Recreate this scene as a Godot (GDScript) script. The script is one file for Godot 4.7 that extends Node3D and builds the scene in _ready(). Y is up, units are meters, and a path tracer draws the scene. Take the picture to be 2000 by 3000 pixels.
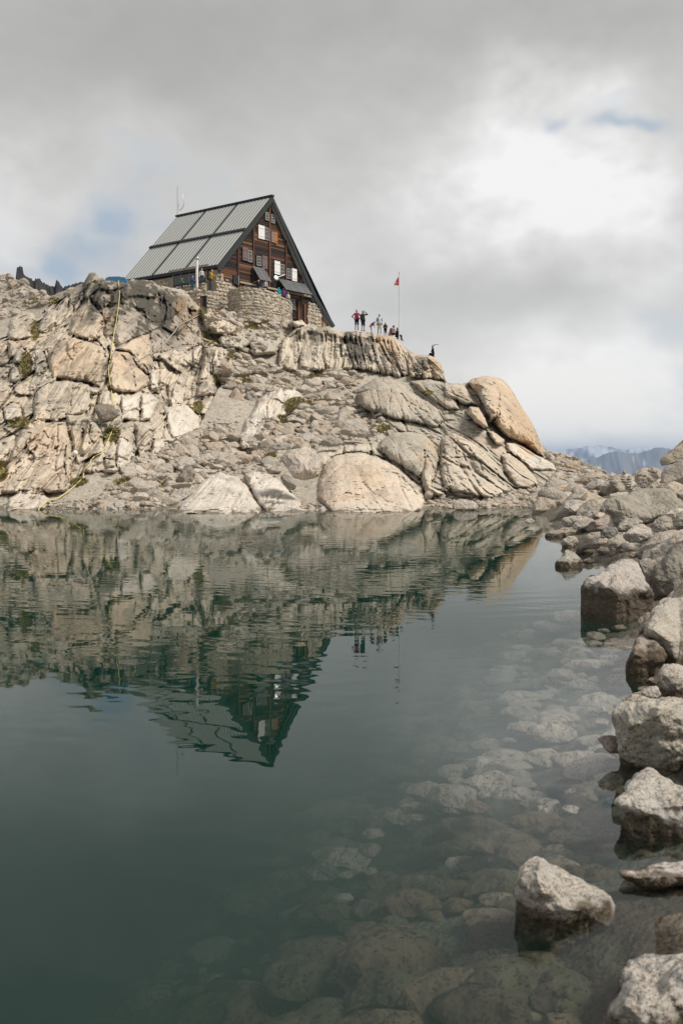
extends Node3D
# A mountain hut on a granite knoll above a tarn, under a broken overcast.
# Outlines are listed in the pixels of small enlargements of the photograph; to_photo() turns those into photo pixels,
# at() carries a photo pixel out to its own distance in metres.

const LENS := 2917.0
const EYE := 1.8
const HORIZON := 1350.0
const EXPO := 1.3
const CROP := {
	"hut": [340.0, 560.0, 0.4209], "crag": [0.0, 760.0, 0.4464], "foot": [0.0, 1150.0, 0.4464], "mid": [600.0, 900.0, 0.4719],
	"slab": [600.0, 1200.0, 0.4719], "knoll": [1200.0, 1000.0, 0.5102], "crest": [1000.0, 780.0, 0.2041], "saddle": [1560.0, 1250.0, 0.2806],
	"bank": [1500.0, 1500.0, 0.3189], "edge": [1400.0, 2000.0, 0.3827], "near": [1400.0, 2450.0, 0.3827], "bed": [700.0, 2200.0, 0.5102],
}

var taken := {}
var rng := RandomNumberGenerator.new()
var noise_a := FastNoiseLite.new()
var noise_b := FastNoiseLite.new()
var noise_c := FastNoiseLite.new()
var cells := FastNoiseLite.new()
var M := {}

func at(px: float, py: float, d: float) -> Vector3:
	return Vector3((px - 1000.0) / LENS * d, EYE + (HORIZON - py) / LENS * d, -d)

func to_photo(crop: String, flat: Array) -> PackedVector2Array:
	var c: Array = CROP[crop]
	var out := PackedVector2Array()
	for i in flat.size() / 2:
		out.append(Vector2(c[0] + flat[2 * i] * c[2], c[1] + flat[2 * i + 1] * c[2]))
	return out

func numbered(called: String) -> String:
	var n: int = taken.get(called, 0)
	taken[called] = n + 1
	return called if n == 0 else "%s_%03d" % [called, n]

func tag(o: Node, label := "", category := "", group := "", kind := "") -> Node:
	if label: o.set_meta("label", label)
	if category: o.set_meta("category", category)
	if group: o.set_meta("group", group)
	if kind: o.set_meta("kind", kind)
	return o

func put(called: String, m: Mesh, mat: Material, parent: Node = self, where := Vector3.ZERO) -> MeshInstance3D:
	var o := MeshInstance3D.new()
	o.name = numbered(called) if parent == self else called
	o.mesh = m
	o.material_override = mat
	o.position = where
	parent.add_child(o, true)
	return o

func base(called: String, where := Vector3.ZERO, turn := 0.0) -> Node3D:
	var o := Node3D.new()
	o.name = numbered(called)
	add_child(o, true)
	o.position = where
	o.rotation.y = turn
	return o

# vertices, triangle indices and colours to a mesh with smooth normals; closed bodies are turned outside out
func solid(v: PackedVector3Array, t: PackedInt32Array, c := PackedColorArray(), closed := true, uv := PackedVector2Array()) -> ArrayMesh:
	if closed:
		var vol := 0.0
		for i in range(0, t.size(), 3):
			vol += v[t[i]].dot(v[t[i + 1]].cross(v[t[i + 2]]))
		if vol > 0.0:
			for i in range(0, t.size(), 3):
				var k := t[i]
				t[i] = t[i + 1]
				t[i + 1] = k
	var n := PackedVector3Array()
	n.resize(v.size())
	for i in range(0, t.size(), 3):
		var a := v[t[i]]
		var f := (v[t[i + 2]] - a).cross(v[t[i + 1]] - a)
		n[t[i]] += f
		n[t[i + 1]] += f
		n[t[i + 2]] += f
	for i in n.size():
		n[i] = n[i].normalized() if n[i].length_squared() > 1e-20 else Vector3.UP
	var arr := []
	arr.resize(Mesh.ARRAY_MAX)
	arr[Mesh.ARRAY_VERTEX] = v
	arr[Mesh.ARRAY_NORMAL] = n
	arr[Mesh.ARRAY_INDEX] = t
	if c.size(): arr[Mesh.ARRAY_COLOR] = c
	if uv.size(): arr[Mesh.ARRAY_TEX_UV] = uv
	var m := ArrayMesh.new()
	m.add_surface_from_arrays(Mesh.PRIMITIVE_TRIANGLES, arr)
	return m

# flat-sided body from explicit faces (each a list of points, clockwise from outside)
func flat_body(faces: Array) -> ArrayMesh:
	var st := SurfaceTool.new()
	st.begin(Mesh.PRIMITIVE_TRIANGLES)
	for f in faces:
		var nrm: Vector3 = ((f[2] - f[0]) as Vector3).cross(f[1] - f[0]).normalized()
		for k in range(1, f.size() - 1):
			for q in [f[0], f[k], f[k + 1]]:
				st.set_normal(nrm)
				st.add_vertex(q)
	return st.commit()

# a slab with the outline poly (counter-clockwise seen from +z) between z0 (back) and z1 (front)
func slab_body(poly: Array, z0: float, z1: float) -> ArrayMesh:
	var p := poly.duplicate()
	var area := 0.0
	for i in p.size():
		var a: Vector2 = p[i]
		var b: Vector2 = p[(i + 1) % p.size()]
		area += a.x * b.y - b.x * a.y
	if area < 0: p.reverse()
	var faces := []
	var front := []
	var back := []
	for q in p:
		back.append(Vector3(q.x, q.y, z0))
	for i in range(p.size() - 1, -1, -1):
		front.append(Vector3(p[i].x, p[i].y, z1))
	faces.append(front)
	faces.append(back)
	for i in p.size():
		var a: Vector2 = p[i]
		var b: Vector2 = p[(i + 1) % p.size()]
		faces.append([Vector3(a.x, a.y, z0), Vector3(a.x, a.y, z1), Vector3(b.x, b.y, z1), Vector3(b.x, b.y, z0)])
	return flat_body(faces)

func box(size: Vector3) -> BoxMesh:
	var b := BoxMesh.new()
	b.size = size
	return b

func tube(points: PackedVector3Array, r: float, sides := 8, taper := 1.0) -> ArrayMesh:
	var v := PackedVector3Array()
	var t := PackedInt32Array()
	var n := points.size()
	for i in n:
		var dir := (points[mini(i + 1, n - 1)] - points[maxi(i - 1, 0)]).normalized()
		var side := dir.cross(Vector3.UP)
		if side.length() < 0.05: side = dir.cross(Vector3.RIGHT)
		side = side.normalized()
		var up := side.cross(dir)
		var rr := r * lerpf(1.0, taper, float(i) / maxf(1, n - 1))
		for k in sides:
			var a := TAU * k / sides
			v.append(points[i] + (side * cos(a) + up * sin(a)) * rr)
	for i in n - 1:
		for k in sides:
			var k2 := (k + 1) % sides
			t.append_array([i * sides + k, i * sides + k2, (i + 1) * sides + k, i * sides + k2, (i + 1) * sides + k2, (i + 1) * sides + k])
	for e in [0, n - 1]:
		v.append(points[e])
		for k in sides:
			var k2 := (k + 1) % sides
			if e == 0: t.append_array([v.size() - 1, k2, k])
			else: t.append_array([v.size() - 1, e * sides + k, e * sides + k2])
	return solid(v, t)

func curve(points: PackedVector3Array, steps: int) -> PackedVector3Array:
	var out := PackedVector3Array()
	for i in points.size() - 1:
		var a := points[maxi(i - 1, 0)]
		var b := points[i]
		var c := points[i + 1]
		var e := points[mini(i + 2, points.size() - 1)]
		for k in steps:
			out.append(b.cubic_interpolate(c, a, e, float(k) / steps))
	out.append(points[points.size() - 1])
	return out

func lin(r: float, g: float, b: float) -> Color:
	return Color(r, g, b).linear_to_srgb()

func mat(c: Color, rough := 0.9, metal := 0.0) -> StandardMaterial3D:
	var m := StandardMaterial3D.new()
	m.albedo_color = c
	m.roughness = rough
	m.metallic = metal
	return m

func vmat(rough := 0.95) -> StandardMaterial3D:
	var m := StandardMaterial3D.new()
	m.vertex_color_use_as_albedo = true
	m.roughness = rough
	m.metallic_specular = 0.3
	return m

func fast_noise(kind: int, freq: float, octaves: int, the_seed: int) -> FastNoiseLite:
	var n := FastNoiseLite.new()
	n.noise_type = kind
	n.frequency = freq
	n.fractal_octaves = octaves
	n.fractal_type = FastNoiseLite.FRACTAL_FBM if octaves > 1 else FastNoiseLite.FRACTAL_NONE
	n.seed = the_seed
	return n

func _ready() -> void:
	rng.seed = 4711
	noise_a = fast_noise(FastNoiseLite.TYPE_SIMPLEX_SMOOTH, 1.0, 4, 11)
	noise_b = fast_noise(FastNoiseLite.TYPE_SIMPLEX_SMOOTH, 1.0, 2, 23)
	noise_c = fast_noise(FastNoiseLite.TYPE_SIMPLEX_SMOOTH, 1.0, 5, 37)
	cells = fast_noise(FastNoiseLite.TYPE_CELLULAR, 1.0, 1, 5)
	cells.cellular_return_type = FastNoiseLite.RETURN_DISTANCE2_SUB
	cells.cellular_distance_function = FastNoiseLite.DISTANCE_EUCLIDEAN
	build_camera()
	build_sky()
	build_materials()
	build_hill()
	build_ground()
	build_water()
	build_mountains()
	build_scree()
	build_hill_boulders()
	build_bank_boulders()
	build_bed_boulders()
	build_hut()
	build_terrace()
	build_small_things()
	build_people()

func build_camera() -> void:
	var cam := Camera3D.new()
	cam.name = "camera"
	add_child(cam)
	cam.position = Vector3(0, EYE, 0)
	var a := CameraAttributesPhysical.new()
	a.frustum_focal_length = 35.0
	a.frustum_focus_distance = 60.0
	a.frustum_near = 0.1
	a.frustum_far = 40000.0
	a.exposure_aperture = 5.0
	cam.attributes = a
	cam.projection = Camera3D.PROJECTION_FRUSTUM
	cam.near = 0.1
	cam.far = 40000.0
	cam.size = 3000.0 / LENS * cam.near
	cam.frustum_offset = Vector2(0, -(1500.0 - HORIZON) / LENS * cam.near)
	cam.current = true

const CLOUDS := [  # photo x, y, half width, half height, lighter or darker
	[1560, 420, 250, 230, 0.16], [1380, 620, 260, 150, 0.11], [1700, 560, 260, 160, 0.07], [1700, 240, 220, 90, 0.05], [1880, 640, 170, 260, 0.09], [1250, 560, 200, 120, 0.03],
	[1330, 870, 330, 100, -0.045], [1640, 870, 220, 80, -0.035], [1700, 1180, 90, 36, 0.06], [1860, 1080, 110, 46, 0.06], [1560, 1140, 80, 36, 0.05], [1940, 1210, 90, 36, 0.05], [1450, 1060, 90, 40, 0.03], [1420, 330, 70, 60, 0.04], [1330, 480, 80, 50, 0.04], [1560, 700, 120, 50, 0.05], [1820, 1120, 300, 130, 0.10], [1600, 1230, 260, 70, 0.08], [1950, 900, 120, 120, 0.04],
	[90, 600, 240, 130, 0.08], [60, 420, 260, 90, 0.03], [250, 130, 520, 160, -0.05], [760, 260, 420, 160, -0.02], [1250, 60, 500, 90, -0.03], [480, 430, 260, 110, 0.02], [900, 760, 300, 200, 0.02], [60, 760, 120, 60, 0.06],
]
const GAPS := [  # openings of blue
	[350, 660, 125, 90, 0.95], [270, 770, 150, 80, 1.0], [130, 790, 130, 40, 0.6], [1640, 345, 55, 38, 0.8], [1850, 360, 85, 32, 0.9], [1990, 960, 90, 60, 0.45], [1975, 1120, 70, 80, 0.35],
]

func build_sky() -> void:
	var big := fast_noise(FastNoiseLite.TYPE_SIMPLEX_SMOOTH, 1.0, 5, 77)
	var wisp := fast_noise(FastNoiseLite.TYPE_SIMPLEX_SMOOTH, 1.0, 5, 99)
	var w := 512
	var im := Image.create(w, w / 2, false, Image.FORMAT_RGBF)
	for y in w / 2:
		for x in w:
			im.set_pixel(x, y, sky_color((x + 0.5) / w, (y + 0.5) / (w / 2), big, wisp) if y < w / 4 + 2 else Color(0.3, 0.29, 0.27))
	w = 1024
	im.resize(w * 4, w * 2, Image.INTERPOLATE_BILINEAR)
	for y in range(int(w * 2 * 0.32), w + 2):
		for x in range(int(-w * 4 * 0.065), int(w * 4 * 0.065)):
			im.set_pixel(posmod(x, w * 4), y, sky_color(fposmod((x + 0.5) / (w * 4), 1.0), (y + 0.5) / (w * 2), big, wisp))
	var sm := PanoramaSkyMaterial.new()
	sm.panorama = ImageTexture.create_from_image(im)
	var sky := Sky.new()
	sky.sky_material = sm
	var e := Environment.new()
	e.background_mode = Environment.BG_SKY
	e.sky = sky
	e.tonemap_mode = Environment.TONE_MAPPER_LINEAR
	e.tonemap_exposure = EXPO
	e.sdfgi_enabled = true
	e.ssao_enabled = true
	e.ssil_enabled = true
	e.fog_enabled = true
	e.fog_density = 0.0001
	e.fog_light_color = Color(0.60, 0.78, 1.0)
	e.volumetric_fog_enabled = true
	e.volumetric_fog_density = 0.0
	var we := WorldEnvironment.new()
	we.name = "environment"
	we.environment = e
	add_child(we)
	var sun := DirectionalLight3D.new()
	sun.name = "sun"
	sun.light_energy = 1.0
	sun.light_angular_distance = 20.0
	sun.light_color = Color(1.0, 0.97, 0.93)
	sun.shadow_enabled = true
	add_child(sun)
	sun.look_at_from_position(Vector3(70, 90, 32), Vector3.ZERO)

func sky_color(u: float, v: float, big: FastNoiseLite, wisp: FastNoiseLite) -> Color:
	var az := wrapf(u * TAU, -PI, PI)   # the middle of the view lies at u = 0
	var el := (0.5 - v) * PI
	var dir := Vector3(sin(az) * cos(el), sin(el), -cos(az) * cos(el))
	# clouds lie on a layer above: their noise is looked up on that layer and on the dome
	var k := 1.0 / (maxf(dir.y, 0.0) + 0.22)
	var q := Vector3(dir.x * k, 0.0, dir.z * k)
	var f := big.get_noise_3d(q.x * 0.9, 3.0, q.z * 0.9)
	var g := wisp.get_noise_3d(dir.x * 8.0, dir.y * 11.0, dir.z * 8.0) + 0.35 * wisp.get_noise_3d(dir.x * 30.0, dir.y * 45.0, dir.z * 30.0)
	var l := 0.812 + 0.03 * f + 0.042 * g - 0.11 * smoothstep(0.2, 0.5, dir.y) + 0.10 * (1.0 - smoothstep(0.0, 0.2, dir.y))
	var blue := smoothstep(0.30, 0.62, f - 0.25 * g) * 0.5
	if dir.z < -0.75:
		var px := 1000.0 + LENS * dir.x / -dir.z + 130.0 * wisp.get_noise_3d(dir.x * 8.0, dir.y * 10.0, 4.0)
		var py := HORIZON - LENS * dir.y / -dir.z + 90.0 * wisp.get_noise_3d(dir.x * 8.0, dir.y * 10.0, 14.0)
		for c in CLOUDS:
			var r2: float = ((px - c[0]) / c[2]) ** 2 + ((py - c[1]) / c[3]) ** 2
			if r2 < 9.0: l += c[4] * exp(-r2) * (1.0 + 0.5 * g)
		blue *= smoothstep(-0.85, -0.75, dir.z)
		for c in GAPS:
			var r2: float = ((px - c[0]) / c[2]) ** 2 + ((py - c[1]) / c[3]) ** 2
			if r2 < 9.0: blue = maxf(blue, c[4] * smoothstep(0.0, 1.3, exp(-r2 * 0.7) + 0.7 * g))
	l = clampf(l, 0.5, 0.965)
	var warm := smoothstep(0.8, 0.95, l)
	var low := 1.0 - smoothstep(0.0, 0.16, dir.y)
	var c := Color(l + 0.004 + 0.012 * low, l, l - 0.008 + 0.004 * warm - 0.03 * low).srgb_to_linear()
	c = c.lerp(Color(0.66, 0.725, 0.79).srgb_to_linear(), clampf(blue, 0.0, 0.9))
	return Color(c.r / EXPO, c.g / EXPO, c.b / EXPO)

func granite_image(size: int, the_seed: int) -> Image:
	var big := fast_noise(FastNoiseLite.TYPE_SIMPLEX_SMOOTH, 0.006, 4, the_seed).get_seamless_image(size, size).get_data()
	var mid := fast_noise(FastNoiseLite.TYPE_SIMPLEX_SMOOTH, 0.045, 3, the_seed + 1).get_seamless_image(size, size).get_data()
	var fine := fast_noise(FastNoiseLite.TYPE_SIMPLEX_SMOOTH, 0.16, 2, the_seed + 2).get_seamless_image(size, size).get_data()
	var out := PackedByteArray()
	out.resize(size * size * 3)
	for i in size * size:
		var a := big[i] / 255.0 - 0.5
		var b := mid[i] / 255.0 - 0.5
		var c := fine[i] / 255.0 - 0.5
		var l := 0.82 + 0.10 * a + 0.24 * b + 0.34 * c
		var dark := smoothstep(0.08, 0.26, c * 0.9 + b * 0.7 + a * 0.25)   # grains of mica
		l *= 1.0 - 0.62 * dark
		var light := smoothstep(0.12, 0.3, -c * 0.8 - b * 0.5)             # grains of feldspar
		l = lerpf(l, 0.96, 0.5 * light)
		var w := 0.02 + 0.05 * (a + b)
		out[3 * i] = int(clampf(l * (1.0 + w), 0.05, 1.0) * 255)
		out[3 * i + 1] = int(clampf(l, 0.05, 1.0) * 255)
		out[3 * i + 2] = int(clampf(l * (1.0 - w), 0.05, 1.0) * 255)
	return Image.create_from_data(size, size, false, Image.FORMAT_RGB8, out)

func build_materials() -> void:
	M.rock = vmat(0.95)
	var g := granite_image(1024, 300)
	var near := vmat(0.88)
	near.albedo_texture = ImageTexture.create_from_image(g)
	near.uv1_triplanar = true
	near.uv1_world_triplanar = true
	near.uv1_scale = Vector3.ONE * 0.85
	near.uv1_triplanar_sharpness = 3.0
	var h := fast_noise(FastNoiseLite.TYPE_SIMPLEX_SMOOTH, 0.02, 5, 61).get_seamless_image(512, 512)
	near.heightmap_enabled = true
	near.heightmap_texture = ImageTexture.create_from_image(h)
	near.heightmap_scale = 3.5
	M.granite = near
	var stone: StandardMaterial3D = near.duplicate()
	stone.uv1_scale = Vector3.ONE * 0.3
	stone.heightmap_scale = 8.0
	M.stone = stone
	M.metal_roof = mat(lin(0.52, 0.53, 0.515), 0.55, 0.1)
	M.seam = mat(lin(0.2, 0.21, 0.2), 0.6)
	M.metal_dark = mat(lin(0.018, 0.02, 0.02), 0.6)
	M.trim = mat(lin(0.022, 0.026, 0.026), 0.7)
	M.white = mat(lin(0.72, 0.70, 0.68), 0.6)
	M.mauve = mat(lin(0.15, 0.098, 0.092), 0.7)
	M.orange = mat(lin(0.36, 0.13, 0.035), 0.7)
	M.frame = mat(lin(0.32, 0.31, 0.28), 0.6)
	M.glass = mat(lin(0.02, 0.024, 0.026), 0.08)
	M.glass.metallic_specular = 0.6
	M.steel = mat(lin(0.5, 0.5, 0.5), 0.35, 0.6)
	M.pole = mat(lin(0.62, 0.61, 0.6), 0.4)
	M.panel = mat(lin(0.05, 0.054, 0.062), 0.25)
	M.panel_light = mat(lin(0.115, 0.118, 0.122), 0.3)
	M.wood_tan = mat(lin(0.42, 0.34, 0.24), 0.85)
	M.mortar = mat(lin(0.31, 0.27, 0.21), 0.95)
	M.black = mat(lin(0.012, 0.012, 0.013), 0.6)
	M.hose = mat(lin(0.62, 0.55, 0.22), 0.6)
	M.rope = mat(lin(0.38, 0.36, 0.31), 0.8)
	M.wood_grey = mat(lin(0.33, 0.28, 0.2), 0.85)
	M.blue = mat(lin(0.04, 0.16, 0.30), 0.5)
	M.red = mat(lin(0.52, 0.06, 0.045), 0.7)
	M.red.backlight_enabled = true
	M.red.backlight = lin(0.3, 0.03, 0.02)
	M.planks = []
	for c in [[0.13, 0.055, 0.022], [0.07, 0.03, 0.015], [0.03, 0.015, 0.009], [0.013, 0.009, 0.007], [0.19, 0.092, 0.04], [0.045, 0.02, 0.011]]:
		M.planks.append(mat(lin(c[0], c[1], c[2]), 0.85))
	M.stones = []
	for c in [[0.42, 0.365, 0.285], [0.37, 0.33, 0.265], [0.48, 0.415, 0.325], [0.32, 0.29, 0.24], [0.44, 0.36, 0.275]]:
		var s := mat(lin(c[0], c[1], c[2]), 0.95)
		M.stones.append(s)

# ---------------------------------------------------------------- the knoll of bedrock
const HILL_X0 := -70.0
const HILL_STEP := 2.2
const HILL_NX := 860
const HILL_NY := 350
const HILL_BOTTOM := 1545.0
const BASE_X := [-60.0, 300.0, 600.0, 900.0, 1200.0, 1400.0, 1600.0, 1830.0]
const BASE_Y := [780.0, 900.0, 1000.0, 1100.0, 1200.0, 1300.0, 1400.0, 1450.0, 1490.0, 1545.0]
const BASE_D := [
	[95.0, 78.0, 62.0, 55.0, 50.0, 45.0, 41.0, 39.3, 37.5, 33.0],
	[72.0, 66.0, 59.0, 54.0, 50.0, 46.0, 42.0, 40.0, 37.5, 33.0],
	[84.0, 78.0, 72.0, 66.0, 58.0, 51.0, 44.5, 41.0, 37.5, 33.0],
	[88.0, 84.0, 80.0, 71.0, 61.0, 52.5, 45.5, 41.5, 37.5, 33.0],
	[92.0, 88.0, 84.0, 73.0, 62.0, 52.0, 45.0, 41.5, 37.5, 33.0],
	[95.0, 88.0, 80.0, 70.0, 60.0, 51.0, 44.5, 41.0, 37.5, 33.0],
	[90.0, 85.0, 80.0, 74.0, 68.0, 62.0, 50.0, 43.0, 38.0, 33.0],
	[90.0, 85.0, 80.0, 75.0, 70.0, 66.0, 54.0, 44.0, 38.0, 33.0],
]
const SKYLINE := [
	["crag", [-180, 90, 0, 92, 60, 100, 110, 130, 150, 150, 215, 185, 235, 205, 330, 245, 460, 187, 545, 160, 562, 130, 585, 95, 605, 84, 625, 86, 655, 115, 700, 138, 780, 142]],
	["hut", [50, 628, 110, 612, 180, 616, 250, 622, 290, 652, 400, 672, 480, 692, 520, 742, 590, 812, 620, 832, 700, 852, 800, 880, 900, 892, 1060, 902, 1210, 908, 1290, 898, 1330, 925, 1420, 942, 1490, 945]],
	["mid", [790, 135, 820, 150, 900, 149, 950, 151, 1060, 165, 1150, 178, 1210, 212, 1260, 262, 1300, 290, 1400, 300, 1430, 315, 1460, 345, 1480, 400, 1492, 457]],
	["knoll", [215, 235, 240, 240, 290, 243, 330, 235, 380, 205, 440, 197, 500, 208, 550, 235, 590, 290, 650, 390, 690, 450, 730, 530, 752, 590, 765, 606, 800, 630, 850, 655, 920, 665, 985, 690, 1040, 720, 1090, 745, 1125, 770, 1300, 830]],
]
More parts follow.
